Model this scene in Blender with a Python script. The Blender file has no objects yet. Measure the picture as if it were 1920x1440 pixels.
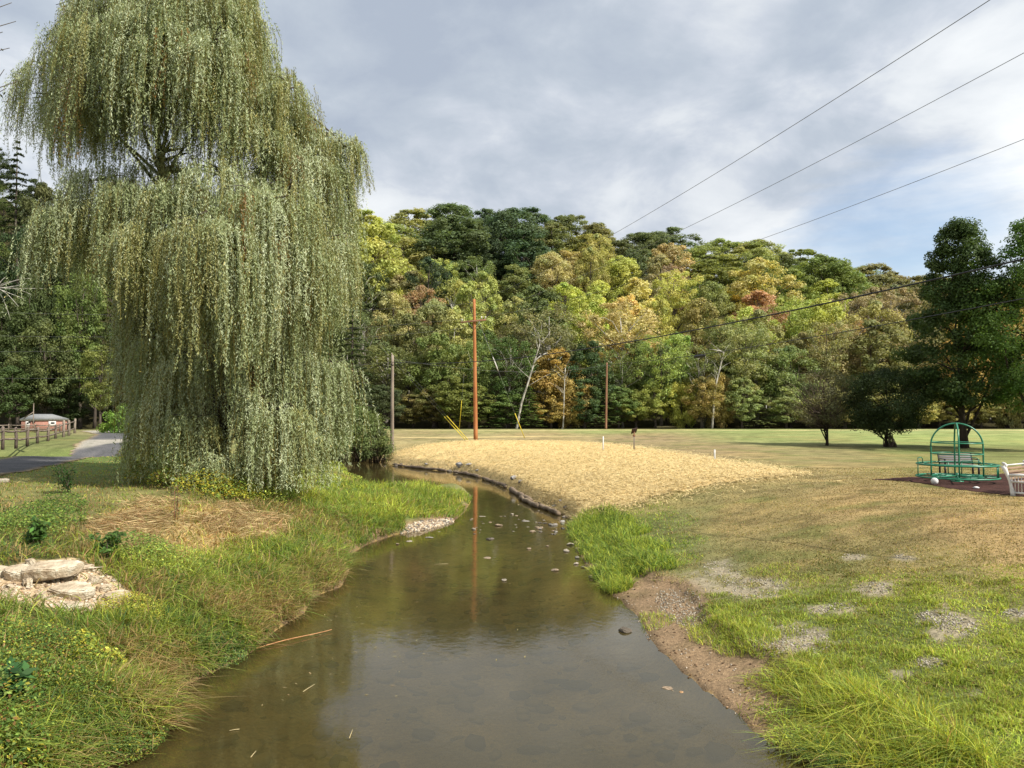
import bpy, math, random
import numpy as np
R = math.radians
sc = bpy.context.scene
# ------------------------------------------------------------------ camera
CAM_Z = 2.5
PITCH = math.atan(50/1440.)
cd = bpy.data.cameras.new('camera'); cam = bpy.data.objects.new('camera', cd)
sc.collection.objects.link(cam); sc.camera = cam
cd.lens = 27.0; cd.sensor_width = 36.0; cd.clip_start = 0.05; cd.clip_end = 3000
cam.location = (0, 0, CAM_Z); cam.rotation_euler = (R(90)+PITCH, 0, 0)
# ------------------------------------------------------------------ light
SUN_EL, SUN_AZ = R(45), R(-33)          # azimuth from +X (right of the picture), negative = towards the viewer
sdir = (math.cos(SUN_EL)*math.cos(SUN_AZ), math.cos(SUN_EL)*math.sin(SUN_AZ), math.sin(SUN_EL))
ld = bpy.data.lights.new('sun', 'SUN'); ld.energy = 5.0; ld.angle = R(0.5); ld.color = (1.0, 0.95, 0.86)
sun = bpy.data.objects.new('sun', ld); sc.collection.objects.link(sun)
from mathutils import Vector
sun.rotation_euler = Vector(sdir).to_track_quat('Z', 'Y').to_euler()
sc.view_settings.view_transform = 'Standard'; sc.view_settings.look = 'None'
sc.view_settings.exposure = 0.45; sc.view_settings.gamma = 1.0
sc.cycles.max_bounces = 6; sc.cycles.transparent_max_bounces = 8
sc.cycles.diffuse_bounces = 2; sc.cycles.glossy_bounces = 2; sc.cycles.transmission_bounces = 2
sc.cycles.caustics_reflective = False; sc.cycles.caustics_refractive = False
# ------------------------------------------------------------------ sky
world = bpy.data.worlds.new('World'); sc.world = world; world.use_nodes = True

class NT:
    def __init__(s, tree): s.t = tree; tree.nodes.clear()
    def n(s, typ, **kw):
        nd = s.t.nodes.new(typ)
        for k, v in kw.items():
            if k.startswith('i_'):
                nd.inputs[k[2:].replace('_', ' ')].default_value = v
            else: setattr(nd, k, v)
        return nd
    def l(s, a, b): s.t.links.new(a, b)
    def math(s, op, a, b=None, clamp=False):
        nd = s.n('ShaderNodeMath', operation=op, use_clamp=clamp)
        for i, v in enumerate((a, b)):
            if v is None: continue
            if hasattr(v, 'is_output') or hasattr(v, 'links'): s.l(v, nd.inputs[i])
            else: nd.inputs[i].default_value = v
        return nd.outputs[0]
    def mix(s, f, a, b, blend='MIX'):
        nd = s.n('ShaderNodeMix', data_type='RGBA', blend_type=blend)
        for sock, v in ((nd.inputs[0], f), (nd.inputs[6], a), (nd.inputs[7], b)):
            if hasattr(v, 'links'): s.l(v, sock)
            elif isinstance(v, (int, float)): sock.default_value = v
            else: sock.default_value = (*v, 1) if len(v) == 3 else v
        return nd.outputs[2]
    def ramp(s, f, stops):
        nd = s.n('ShaderNodeValToRGB'); e = nd.color_ramp.elements
        while len(e) < len(stops): e.new(0.5)
        for el, (p, c) in zip(e, stops):
            el.position = p; el.color = (c, c, c, 1) if isinstance(c, (int, float)) else (*c, 1)
        s.l(f, nd.inputs[0]); return nd.outputs[0]
    def noise(s, vec, scale, detail=4, rough=0.55, dist=0.0):
        nd = s.n('ShaderNodeTexNoise'); nd.inputs['Scale'].default_value = scale
        nd.inputs['Detail'].default_value = detail; nd.inputs['Roughness'].default_value = rough
        nd.inputs['Distortion'].default_value = dist
        if vec is not None: s.l(vec, nd.inputs['Vector'])
        return nd.outputs['Fac']

def build_sky():
    w = NT(world.node_tree)
    out = w.n('ShaderNodeOutputWorld')
    sky = w.n('ShaderNodeTexSky', sky_type='NISHITA'); sky.sun_disc = False
    sky.sun_elevation = SUN_EL; sky.sun_rotation = R(90)-SUN_AZ
    b1 = w.n('ShaderNodeBackground'); b1.inputs[1].default_value = 0.13; w.l(sky.outputs[0], b1.inputs[0])
    tc = w.n('ShaderNodeTexCoord'); sp = w.n('ShaderNodeSeparateXYZ'); w.l(tc.outputs['Generated'], sp.inputs[0])
    zz = w.math('ADD', w.math('MAXIMUM', sp.outputs[2], 0.0), 0.34)
    cb = w.n('ShaderNodeCombineXYZ')
    w.l(w.math('DIVIDE', sp.outputs[0], zz), cb.inputs[0]); w.l(w.math('DIVIDE', sp.outputs[1], zz), cb.inputs[1])
    cb.inputs[2].default_value = 4.3
    v = cb.outputs[0]
    big = w.noise(v, 1.5, 4, 0.5, 0.15)
    fine = w.noise(v, 3.6, 6, 0.58, 0.25)
    tone = w.math('ADD', w.math('MULTIPLY', big, 0.52), w.math('MULTIPLY', fine, 0.48))
    # broad grey bank high on the right of centre, lighter cloud to the left and low
    col = w.ramp(tone, [(0.39, (0.33, 0.38, 0.46)), (0.46, (0.41, 0.46, 0.525)), (0.505, (0.50, 0.54, 0.60)), (0.55, (0.63, 0.66, 0.69)), (0.63, (0.76, 0.78, 0.79))])
    dt = w.n('ShaderNodeVectorMath', operation='DOT_PRODUCT'); w.l(tc.outputs['Generated'], dt.inputs[0])
    dv = Vector((0.06, 0.9, 0.42)).normalized(); dt.inputs[1].default_value = dv
    bank = w.ramp(w.math('ADD', dt.outputs['Value'], w.math('MULTIPLY', w.math('SUBTRACT', fine, 0.5), 0.10)), [(0.86, 0.0), (0.985, 1.0)])
    col = w.mix(w.math('MULTIPLY', bank, 0.26), col, (0.335, 0.375, 0.445))
    b2 = w.n('ShaderNodeBackground'); b2.inputs[1].default_value = 1.0; w.l(col, b2.inputs[0])
    # holes in the cloud: low on the right, where the blue shows
    d2 = w.n('ShaderNodeVectorMath', operation='DOT_PRODUCT'); w.l(tc.outputs['Generated'], d2.inputs[0])
    d2.inputs[1].default_value = Vector((0.455, 0.88, 0.165)).normalized()
    st = w.n('ShaderNodeMapping'); st.inputs['Scale'].default_value = (3, 3, 14); w.l(tc.outputs['Generated'], st.inputs[0])
    wisp = w.noise(st.outputs[0], 2.2, 5, 0.55, 0.3)
    hole = w.ramp(w.math('ADD', d2.outputs['Value'], w.math('MULTIPLY', w.math('SUBTRACT', wisp, 0.5), 0.022)), [(0.9885, 0.0), (0.9995, 0.75)])
    mx = w.n('ShaderNodeMixShader'); w.l(hole, mx.inputs[0]); w.l(b2.outputs[0], mx.inputs[1]); w.l(b1.outputs[0], mx.inputs[2])
    w.l(mx.outputs[0], out.inputs[0])
build_sky()

# ------------------------------------------------------------------ geometry of the view (to place things where they stand)
cP, sP = math.cos(PITCH), math.sin(PITCH)
def ray(px, py):
    u = (px-960)/1440.; v = (720-py)/1440.
    return np.array([u, cP-v*sP, sP+v*cP])
def Pz(px, py, z=0.0):
    r = ray(px, py); t = (z-CAM_Z)/r[2]; return np.array([0, 0, CAM_Z])+r*t
def Pd(px, py, Y):
    r = ray(px, py); return np.array([0, 0, CAM_Z])+r*Y/r[1]
def proj(P):
    P = np.asarray(P, float); z = P[..., 2]-CAM_Z
    f = P[..., 1]*cP+z*sP; up = -P[..., 1]*sP+z*cP
    f = np.where(np.abs(f) < 0.3, 0.3, f)
    px = 960+1440*P[..., 0]/f; py = 720-1440*up/f
    bad = f <= 0.3
    return np.where(bad, px*0-9999, px), np.where(bad, py*0+9999, py)

def vhash(ix, iy, s):
    h = (ix.astype(np.int64)*374761393 + iy.astype(np.int64)*668265263 + s*1442695041) & 0x7fffffff
    h = ((h ^ (h >> 13))*1274126177) & 0x7fffffff
    return ((h ^ (h >> 16)) & 0xffff)/65535.
def vnoise(x, y, s=0):
    x = np.asarray(x, float); y = np.asarray(y, float)
    ix = np.floor(x); iy = np.floor(y); fx = x-ix; fy = y-iy
    fx = fx*fx*(3-2*fx); fy = fy*fy*(3-2*fy)
    a = vhash(ix, iy, s); b = vhash(ix+1, iy, s); c = vhash(ix, iy+1, s); d = vhash(ix+1, iy+1, s)
    return (a*(1-fx)+b*fx)*(1-fy)+(c*(1-fx)+d*fx)*fy
def fbm(x, y, s=0, o=4):
    t = 0; a = 0.5; n = 0
    x = np.asarray(x, float); y = np.asarray(y, float)
    for k in range(o):
        t = t+a*vnoise(x, y, s+k*17); n += a; a *= 0.55; x = x*2.03+11.3; y = y*2.03+5.7
    return t/n
def sstep(a, b, x): t = np.clip((x-a)/(b-a), 0, 1); return t*t*(3-2*t)
def srgb(r, g, b, k=0.75):
    f = lambda c: ((c/255.+0.055)/1.055)**2.4 if c > 10 else c/255./12.92
    return np.array([f(r)*k, f(g)*k, f(b)*k])

def inpoly(px, py, poly):
    px = np.asarray(px, float); py = np.asarray(py, float)
    r = np.zeros(px.shape, bool); n = len(poly)
    for i in range(n):
        x1, y1 = poly[i]; x2, y2 = poly[(i+1) % n]
        c = (y1 > py) != (y2 > py)
        if y1 != y2: r ^= c & (px < (x2-x1)*(py-y1)/(y2-y1)+x1)
    return r
def segdist(px, py, poly, closed=True):
    px = np.asarray(px, float); py = np.asarray(py, float)
    d = np.full(px.shape, 1e18); n = len(poly)
    for i in range(n if closed else n-1):
        x1, y1 = poly[i]; x2, y2 = poly[(i+1) % n]
        dx, dy = x2-x1, y2-y1
        t = np.clip(((px-x1)*dx+(py-y1)*dy)/(dx*dx+dy*dy+1e-9), 0, 1)
        d = np.minimum(d, (px-x1-t*dx)**2+(py-y1-t*dy)**2)
    return np.sqrt(d)

# ------------------------------------------------------------------ objects and meshes
COL = sc.collection
def tag(o, label=None, cat=None, group=None, kind=None):
    if label: o['label'] = label
    if cat: o['category'] = cat
    if group: o['group'] = group
    if kind: o['kind'] = kind
    return o
def empty(name, loc, label, cat, group=None, rz=0):
    o = bpy.data.objects.new(name, None); COL.objects.link(o)
    o.location = loc; o.rotation_euler = (0, 0, rz); o.empty_display_size = 0.2
    return tag(o, label, cat, group)
def npmesh(name, V, quads=None, tris=None, col=None, smooth=False):
    me = bpy.data.meshes.new(name); V = np.asarray(V, np.float32)
    me.vertices.add(len(V)); me.vertices.foreach_set('co', V.ravel())
    nq = 0 if quads is None else len(quads); nt = 0 if tris is None else len(tris)
    li = []
    if nq: li.append(np.asarray(quads, np.int32).ravel())
    if nt: li.append(np.asarray(tris, np.int32).ravel())
    li = np.concatenate(li); me.loops.add(len(li)); me.loops.foreach_set('vertex_index', li)
    st = np.concatenate([np.arange(nq)*4, nq*4+np.arange(nt)*3]).astype(np.int32)
    me.polygons.add(nq+nt); me.polygons.foreach_set('loop_start', st)
    if smooth: me.polygons.foreach_set('use_smooth', np.ones(nq+nt, bool))
    if col is not None:
        a = me.color_attributes.new('Col', 'FLOAT_COLOR', 'POINT')
        c = np.ones((len(V), 4), np.float32); c[:, :3] = col; a.data.foreach_set('color', c.ravel())
    me.update(calc_edges=True); me.validate(); return me
def link(name, me, mat, parent=None):
    o = bpy.data.objects.new(name, me); COL.objects.link(o)
    if mat is not None and not me.materials: me.materials.append(mat)
    if parent is not None: o.parent = parent
    return o

class MB:
    """collects shapes and makes one mesh object of them"""
    def __init__(s): s.V = []; s.Q = []; s.T = []; s.n = 0; s.C = []
    def add(s, V, Q=None, T=None, col=None):
        V = np.asarray(V, float).reshape(-1, 3); s.V.append(V)
        if Q is not None and len(Q): s.Q.append(np.asarray(Q)+s.n)
        if T is not None and len(T): s.T.append(np.asarray(T)+s.n)
        c = np.ones((len(V), 3)) if col is None else np.broadcast_to(np.asarray(col, float), (len(V), 3))
        s.C.append(c); s.n += len(V)
    def tube(s, pts, rad, n=8, col=None, cap=True, closed=False):
        P = np.asarray(pts, float); m = len(P)
        rad = np.broadcast_to(np.asarray(rad, float), (m,)) if np.ndim(rad) else np.full(m, rad)
        if closed: T = np.roll(P, -1, 0)-np.roll(P, 1, 0)
        else: T = np.gradient(P, axis=0)
        T = T/(np.linalg.norm(T, axis=1)[:, None]+1e-12)
        ref = np.array([0, 0, 1.]) if abs(T[0, 2]) < 0.9 else np.array([1., 0, 0])
        u = np.cross(T[0], ref); u /= np.linalg.norm(u); V = []
        a = np.arange(n)*2*math.pi/n
        for i in range(m):
            u = u-T[i]*np.dot(u, T[i]); u /= (np.linalg.norm(u)+1e-12); w = np.cross(T[i], u)
            V.append(P[i]+rad[i]*(np.cos(a)[:, None]*u+np.sin(a)[:, None]*w))
        V = np.concatenate(V); Q = []
        for i in range(m if closed else m-1):
            b = ((i+1) % m)*n; j = np.arange(n); k = (j+1) % n
            Q.append(np.stack([i*n+j, i*n+k, b+k, b+j], 1))
        Q = np.concatenate(Q); Tr = None
        if cap and not closed:
            V = np.concatenate([V, P[:1], P[-1:]]); j = np.arange(n); k = (j+1) % n; e = m*n
            Tr = np.concatenate([np.stack([k, j, np.full(n, e)], 1), np.stack([(m-1)*n+j, (m-1)*n+k, np.full(n, e+1)], 1)])
        s.add(V, Q, Tr, col)
    def box(s, c, size, rz=0, rx=0, ry=0, col=None, bev=0.0):
        sx, sy, sz = [v/2 for v in size]
        b = min(bev, min(sx, sy, sz)*0.8)
        if b > 0:
            V = []
            for X in (-1, 1):
                for Y in (-1, 1):
                    for Z in (-1, 1):
                        V += [[X*sx, Y*(sy-b), Z*(sz-b)], [X*(sx-b), Y*sy, Z*(sz-b)], [X*(sx-b), Y*(sy-b), Z*sz]]
            V = np.array(V, float)
            import bmesh
            bm = bmesh.new(); [bm.verts.new(v) for v in V]
            r = bmesh.ops.convex_hull(bm, input=bm.verts)
            bm.verts.index_update(); bm.verts.ensure_lookup_table()
            V = np.array([v.co[:] for v in bm.verts]); T = []; Q = []
            for f in bm.faces:
                ix = [v.index for v in f.verts]
                (T if len(ix) == 3 else Q).append(ix)
            bm.free()
        else:
            V = np.array([[x, y, z] for x in (-sx, sx) for y in (-sy, sy) for z in (-sz, sz)])
            Q = [[0, 1, 3, 2], [4, 6, 7, 5], [0, 4, 5, 1], [2, 3, 7, 6], [0, 2, 6, 4], [1, 5, 7, 3]]; T = None
        from mathutils import Euler
        M = np.array(Euler((rx, ry, rz)).to_matrix())
        s.add(V@M.T+np.asarray(c), Q if len(Q) else None, T, col)
    def build(s, name, mat, parent=None, smooth=False):
        Q = np.concatenate(s.Q) if s.Q else None; T = np.concatenate(s.T) if s.T else None
        return link(name, npmesh(name, np.concatenate(s.V), Q, T, np.concatenate(s.C), smooth), mat, parent)

def blades(P, H, W, lean, col, seg=3, rng=None, face=None):
    """grass blades / stems: P (n,3) roots, H heights, W widths, lean (n,2) how far the tip goes over, as a part of H"""
    n = len(P); ang = rng.uniform(0, math.pi, n) if face is None else face
    wv = np.stack([np.cos(ang), np.sin(ang), np.zeros(n)], 1)
    L = np.linalg.norm(lean, axis=1); V = np.zeros((n, 2*seg+1, 3))
    for i in range(seg+1):
        t = i/seg
        off = np.zeros((n, 3)); off[:, :2] = lean*(H*t*t)[:, None]
        off[:, 2] = H*(t-0.45*np.minimum(L, 1.9)*t*t)
        p = P+off
        if i == seg: V[:, 2*seg] = p
        else:
            w = (W*(1-0.75*t**2)/2)[:, None]
            V[:, 2*i] = p-wv*w; V[:, 2*i+1] = p+wv*w
    k = 2*seg+1; b = np.arange(n)*k
    Q = np.concatenate([np.stack([b+2*i, b+2*i+1, b+2*i+3, b+2*i+2], 1) for i in range(seg-1)]) if seg > 1 else None
    T = np.stack([b+2*seg-2, b+2*seg-1, b+2*seg], 1)
    C = np.repeat(col[:, None, :], k, 1)
    return V.reshape(-1, 3), Q, T, C.reshape(-1, 3)

def leaves(P, N, U, L, W, col):
    """flat pointed leaves: centre P, normal N, long axis U"""
    n = len(P); N = N/(np.linalg.norm(N, axis=1)[:, None]+1e-9)
    U = U-N*(U*N).sum(1)[:, None]; U /= (np.linalg.norm(U, axis=1)[:, None]+1e-9)
    S = np.cross(N, U); L = np.broadcast_to(L, (n,))[:, None]; W = np.broadcast_to(W, (n,))[:, None]
    V = np.stack([P-U*L/2, P+S*W/2+N*W*.15, P+U*L/2, P-S*W/2+N*W*.15], 1).reshape(-1, 3)
    Q = np.arange(n*4).reshape(-1, 4)
    return V, Q, np.repeat(col, 4, 0)

# ------------------------------------------------------------------ materials
def newmat(name): 
    m = bpy.data.materials.new(name); m.use_nodes = True; return m, NT(m.node_tree)
def leafmat(name, rough=0.6, transl=0.4, objcol=False, spec=0.25, thick=1.0):
    m, w = newmat(name); out = w.n('ShaderNodeOutputMaterial'); at = w.n('ShaderNodeAttribute', attribute_name='Col')
    c = at.outputs['Color']
    if objcol:
        oi = w.n('ShaderNodeObjectInfo'); c = w.mix(1.0, c, oi.outputs['Color'], 'MULTIPLY')
    p = w.n('ShaderNodeBsdfPrincipled'); p.inputs['Roughness'].default_value = rough
    p.inputs['Specular IOR Level'].default_value = spec; w.l(c, p.inputs['Base Color'])
    t = w.n('ShaderNodeBsdfTranslucent'); w.l(w.mix(1.0, c, (1.08, 1.06, 0.6), 'MULTIPLY'), t.inputs[0])
    mx = w.n('ShaderNodeMixShader'); mx.inputs[0].default_value = transl
    w.l(p.outputs[0], mx.inputs[1]); w.l(t.outputs[0], mx.inputs[2]); w.l(mx.outputs[0], out.inputs[0]); return m
def surf(name, stops, scale=8, rough=0.7, bump=0.3, bscale=30, stretch=(1, 1, 1), spec=0.3, metal=0.0, coord='Object', objcol=False, bdist=0.02):
    m, w = newmat(name); out = w.n('ShaderNodeOutputMaterial'); tc = w.n('ShaderNodeTexCoord')
    mp = w.n('ShaderNodeMapping'); mp.inputs['Scale'].default_value = stretch; w.l(tc.outputs[coord], mp.inputs[0])
    c = w.ramp(w.noise(mp.outputs[0], scale, 6, 0.6), stops)
    if objcol:
        oi = w.n('ShaderNodeObjectInfo'); c = w.mix(1.0, c, oi.outputs['Color'], 'MULTIPLY')
    p = w.n('ShaderNodeBsdfPrincipled'); p.inputs['Roughness'].default_value = rough
    p.inputs['Specular IOR Level'].default_value = spec; p.inputs['Metallic'].default_value = metal
    w.l(c, p.inputs['Base Color'])
    if bump:
        b = w.n('ShaderNodeBump'); b.inputs['Strength'].default_value = bump; b.inputs['Distance'].default_value = bdist
        w.l(w.noise(mp.outputs[0], bscale, 5, 0.6), b.inputs['Height']); w.l(b.outputs[0], p.inputs['Normal'])
    w.l(p.outputs[0], out.inputs[0]); return m
def groundmat():
    m, w = newmat('ground_soil_and_turf'); out = w.n('ShaderNodeOutputMaterial'); tc = w.n('ShaderNodeTexCoord')
    at = w.n('ShaderNodeAttribute', attribute_name='Col')
    n1 = w.noise(tc.outputs['Object'], 0.9, 8, 0.68); n2 = w.noise(tc.outputs['Object'], 14, 5, 0.7)
    n3 = w.noise(tc.outputs['Object'], 5, 4, 0.6)
    f = w.ramp(n1, [(0.3, (0.66, 0.70, 0.62)), (0.5, (1.0, 1.0, 1.0)), (0.7, (1.30, 1.26, 1.2))])
    g = w.ramp(n2, [(0.3, 0.62), (0.5, 1.0), (0.72, 1.4)])
    c = w.mix(1.0, at.outputs['Color'], f, 'MULTIPLY'); c = w.mix(1.0, c, g, 'MULTIPLY')
    p = w.n('ShaderNodeBsdfPrincipled'); p.inputs['Roughness'].default_value = 0.95; p.inputs['Specular IOR Level'].default_value = 0.1
    w.l(c, p.inputs['Base Color'])
    b = w.n('ShaderNodeBump'); b.inputs['Strength'].default_value = 0.9; b.inputs['Distance'].default_value = 0.05
    w.l(w.math('ADD', n2, n3), b.inputs['Height']); w.l(b.outputs[0], p.inputs['Normal'])
    w.l(p.outputs[0], out.inputs[0]); return m
def watermat():
    m, w = newmat('stream_water'); out = w.n('ShaderNodeOutputMaterial'); tc = w.n('ShaderNodeTexCoord')
    mp = w.n('ShaderNodeMapping'); mp.inputs['Scale'].default_value = (1, 0.8, 1); w.l(tc.outputs['Object'], mp.inputs[0])
    b = w.n('ShaderNodeBump'); b.inputs['Strength'].default_value = 0.35; b.inputs['Distance'].default_value = 0.02
    h = w.math('ADD', w.math('MULTIPLY', w.noise(mp.outputs[0], 1.6, 3, 0.5), 0.35), w.math('MULTIPLY', w.noise(mp.outputs[0], 9, 3, 0.6), 0.16))
    w.l(h, b.inputs['Height'])
    fr = w.n('ShaderNodeFresnel'); fr.inputs[0].default_value = 1.57; w.l(b.outputs[0], fr.inputs['Normal'])
    gl = w.n('ShaderNodeBsdfGlossy'); gl.inputs['Roughness'].default_value = 0.06; gl.inputs['Color'].default_value = (1.0, 0.97, 0.90, 1)
    w.l(b.outputs[0], gl.inputs['Normal'])
    tr = w.n('ShaderNodeBsdfTransparent'); tr.inputs[0].default_value = (0.93, 0.86, 0.62, 1)
    df = w.n('ShaderNodeBsdfDiffuse'); df.inputs[0].default_value = (0.14, 0.115, 0.045, 1)   # suspended silt
    m1 = w.n('ShaderNodeMixShader'); m1.inputs[0].default_value = 0.27; w.l(tr.outputs[0], m1.inputs[1]); w.l(df.outputs[0], m1.inputs[2])
    mx = w.n('ShaderNodeMixShader'); w.l(fr.outputs[0], mx.inputs[0]); w.l(m1.outputs[0], mx.inputs[1]); w.l(gl.outputs[0], mx.inputs[2])
    w.l(mx.outputs[0], out.inputs[0]); return m
M_GROUND = groundmat(); M_WATER = watermat()
M_LEAF = leafmat('foliage', objcol=True); M_WILLOW = leafmat('willow_foliage', 0.45, 0.25, spec=0.4)
M_GRASS = leafmat('grass_blades', 0.6, 0.48); M_STRAW = leafmat('straw', 0.7, 0.1, spec=0.2)
M_BARK = surf('bark', [(0.3, (0.045, 0.035, 0.026)), (0.7, (0.13, 0.105, 0.08))], 6, 0.9, 0.8, 20, (1, 1, 0.25), objcol=True)
M_PALEBARK = surf('pale_bark', [(0.35, (0.16, 0.14, 0.11)), (0.6, (0.5, 0.47, 0.41))], 3, 0.8, 0.4, 20, (1, 1, 0.4), objcol=True)
M_POLE = surf('orange_pole_wood', [(0.3, (0.30, 0.10, 0.030)), (0.7, (0.50, 0.21, 0.075))], 3, 0.75, 0.4, 30, (1, 1, 0.12))
M_OLDPOLE = surf('weathered_pole_wood', [(0.3, (0.13, 0.10, 0.075)), (0.7, (0.34, 0.28, 0.22))], 3, 0.85, 0.5, 30, (1, 1, 0.15))
M_BROWNPOLE = surf('brown_pole_wood', [(0.3, (0.17, 0.08, 0.045)), (0.7, (0.32, 0.17, 0.10))], 3, 0.85, 0.4, 30, (1, 1, 0.15))
M_WIRE = surf('black_cable', [(0.4, (0.012, 0.012, 0.013)), (0.6, (0.03, 0.03, 0.032))], 5, 0.5, 0)
M_STEELWIRE = surf('steel_wire', [(0.4, (0.11, 0.11, 0.11)), (0.6, (0.18, 0.18, 0.18))], 5, 0.4, 0, metal=0.3)
M_YELLOW = surf('yellow_plastic', [(0.4, (0.60, 0.46, 0.03)), (0.6, (0.75, 0.58, 0.05))], 4, 0.45, 0)
M_GREENPAINT = surf('green_painted_steel', [(0.3, (0.012, 0.13, 0.065)), (0.7, (0.03, 0.22, 0.12))], 5, 0.35, 0.1, 40, spec=0.5)
M_WHITE = surf('weathered_white_plastic', [(0.3, (0.48, 0.46, 0.43)), (0.7, (0.78, 0.77, 0.74))], 4, 0.5, 0.15, 30)
M_GREYWOOD = surf('grey_plank', [(0.3, (0.13, 0.12, 0.12)), (0.7, (0.24, 0.22, 0.22))], 4, 0.8, 0.3, 20, (0.2, 1, 1))
M_BROWNWOOD = surf('brown_plank', [(0.3, (0.16, 0.10, 0.06)), (0.7, (0.32, 0.22, 0.14))], 4, 0.8, 0.3, 20, (0.2, 1, 1))
M_BLACK = surf('black_metal', [(0.4, (0.015, 0.013, 0.013)), (0.6, (0.03, 0.027, 0.025))], 6, 0.5, 0.1, 30)
M_DARKSIGN = surf('dark_brown_panel', [(0.4, (0.03, 0.015, 0.012)), (0.6, (0.05, 0.028, 0.02))], 6, 0.5, 0.1, 30)
M_FENCE = surf('split_rail_wood', [(0.3, (0.07, 0.052, 0.04)), (0.7, (0.24, 0.19, 0.15))], 4, 0.9, 0.6, 15, (0.4, 0.4, 0.4))
M_ROCK = surf('river_stone', [(0.3, (0.13, 0.115, 0.095)), (0.55, (0.30, 0.27, 0.23)), (0.75, (0.46, 0.43, 0.38))], 5, 0.85, 0.6, 14, objcol=True)
M_SLAB = surf('pale_sandstone', [(0.30, (0.20, 0.15, 0.10)), (0.46, (0.44, 0.35, 0.24)), (0.58, (0.52, 0.45, 0.33)), (0.72, (0.62, 0.57, 0.46))], 4.5, 0.95, 1.0, 9, bdist=0.06)
M_LOG = surf('dark_wet_log', [(0.3, (0.08, 0.055, 0.036)), (0.7, (0.28, 0.21, 0.14))], 5, 0.8, 0.7, 20, (0.4, 0.4, 1))
M_BRICK = None
# ------------------------------------------------------------------ terrain
WZ = -1.6
def Wp(*pts): return [tuple(Pz(x, y, WZ)[:2]) for x, y in pts]
left_bank = Wp((200,1440),(285,1400),(345,1340),(318,1300),(400,1260),(470,1225),(520,1180),(570,1150),(590,1118),(640,1100),(655,1070),(655,1040),(690,1020),(740,1003),(800,992),(850,978),(872,960),(884,940),(884,928))
pen_far = Wp((868,921),(800,921),(730,926),(690,924),(662,912),(655,898),(640,888))
far_shore = Wp((640,864),(717,866),(735,871),(800,880),(860,885),(900,896),(930,908),(960,920),(1000,944),(1040,958),(1070,975))
right_bank = Wp((1062,1000),(1080,1030),(1100,1070),(1125,1105),(1160,1125),(1195,1160),(1215,1200),(1270,1255),(1330,1305),(1390,1350),(1440,1400),(1530,1440))
lb0 = left_bank[0]; rb0 = right_bank[-1]
WATER = [(lb0[0]-0.3, -30.0), (lb0[0]-0.25, 2.0)] + left_bank + pen_far + [(-24.0, 47.5), (-40.0, 47.0), (-40.0, 56.5), (-20.0, 57.5)] + far_shore + right_bank + [(rb0[0]+0.5, 2.0), (rb0[0]+0.7, -30.0)]
PENTIP = Wp((872,950))[0]
STRAW_PX = [(717,868),(728,852),(742,833),(760,828),(900,826),(1080,829),(1175,838),(1250,850),(1340,865),(1420,877),(1482,886),(1420,896),(1300,915),(1210,935),(1150,950),(1095,964),(1070,975),(1040,975),(1000,955),(900,905),(800,888)]
def water_sd(x, y):
    d = segdist(x, y, WATER); return np.where(inpoly(x, y, WATER), -d, d)
SKY_X = [-700,0,60,200,400,620,700,780,850,960,1040,1100,1200,1300,1400,1460,1530,1600,1650,1700,1800,1920,2600]
SKY_Y = [250,265,320,340,370,392,385,392,384,383,402,396,417,430,430,450,462,475,492,503,505,500,500]
def ridge_z(x, y):
    px = 960+1440*x/np.maximum(y, 60)
    s = np.interp(px, SKY_X, SKY_Y); return CAM_Z+(770-s)*265/1440.-17.5
def H(x, y, sd=None):
    x = np.asarray(x, float); y = np.asarray(y, float)
    if sd is None: sd = water_sd(x, y)
    inside = -np.minimum(0.55, 0.10+0.30*np.abs(sd))+0.10*(fbm(x*1.2, y*1.2, 5)-.5)
    inside = np.where(sd < -0.12, inside, inside*np.clip(-sd/0.12, 0, 1))
    s = np.maximum(sd, 0)
    # left bank: quick lumpy rise
    lum = fbm(x*0.7, y*0.7, 3)
    pl = 0.95*(1-np.exp(-s/0.9))+0.65*sstep(0.8, 6.5, s)+0.25*(lum-0.5)*np.clip(s, 0, 1)
    # the grassy tongue that runs out into the stream stays low
    dt = np.hypot((x-PENTIP[0]+2.2)/4.6, (y-PENTIP[1])/7.0)
    low = 1-sstep(0.7, 1.5, dt)
    pl = pl*(1-low)+low*(0.36*(1-np.exp(-s/0.6))+0.08*s)
    # right bank near: bare earth strip, small cut edge, then lawn
    cut = 1.05+0.35*(fbm(x*0.9, y*0.9, 8)-.5)*2
    pr = 0.16*np.clip(s/1.1, 0, 1)+0.15*sstep(cut, cut+0.25, s)+1.29*sstep(cut-1.2, cut+10.0, s)
    # bank under the straw
    pst = 0.38*sstep(0.0, 0.55, s)+1.22*(1-np.exp(-np.maximum(s-0.1, 0)/2.6))
    wst = sstep(24.5, 30.5, y)
    pR = pr*(1-wst)+pst*wst
    isR = sstep(-1.0, 1.0, x-np.interp(y, [-30, 8.8, 14, 20, 28, 34, 40, 43, 47, 52, 60], [0, 0, 0, 0, -0.2, -1.4, -3.5, -6.0, -20, -60, -60]))
    rise = pl*(1-isR)+pR*isR
    z = np.where(sd < 0, WZ+inside, WZ+rise)
    z = np.minimum(z, np.maximum(0, 0)+0.12*(lum-.5)*0+0.0)+0.10*(fbm(x*0.25, y*0.25, 21)-.5)*np.clip((s-3)/5, 0, 1)
    # wooded hill behind the field
    t = np.clip((y-113)/(268-113.), 0, None); up = ridge_z(x, y)*np.minimum(t**1.1, 1.0+0.15*np.clip(t-1, 0, 3))
    z = z+np.where(y > 112, up, 0)
    # hut stands a little lower, beyond the drive
    return z
def Hs(x, y): return float(H(np.array([x]), np.array([y]))[0])
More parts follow.
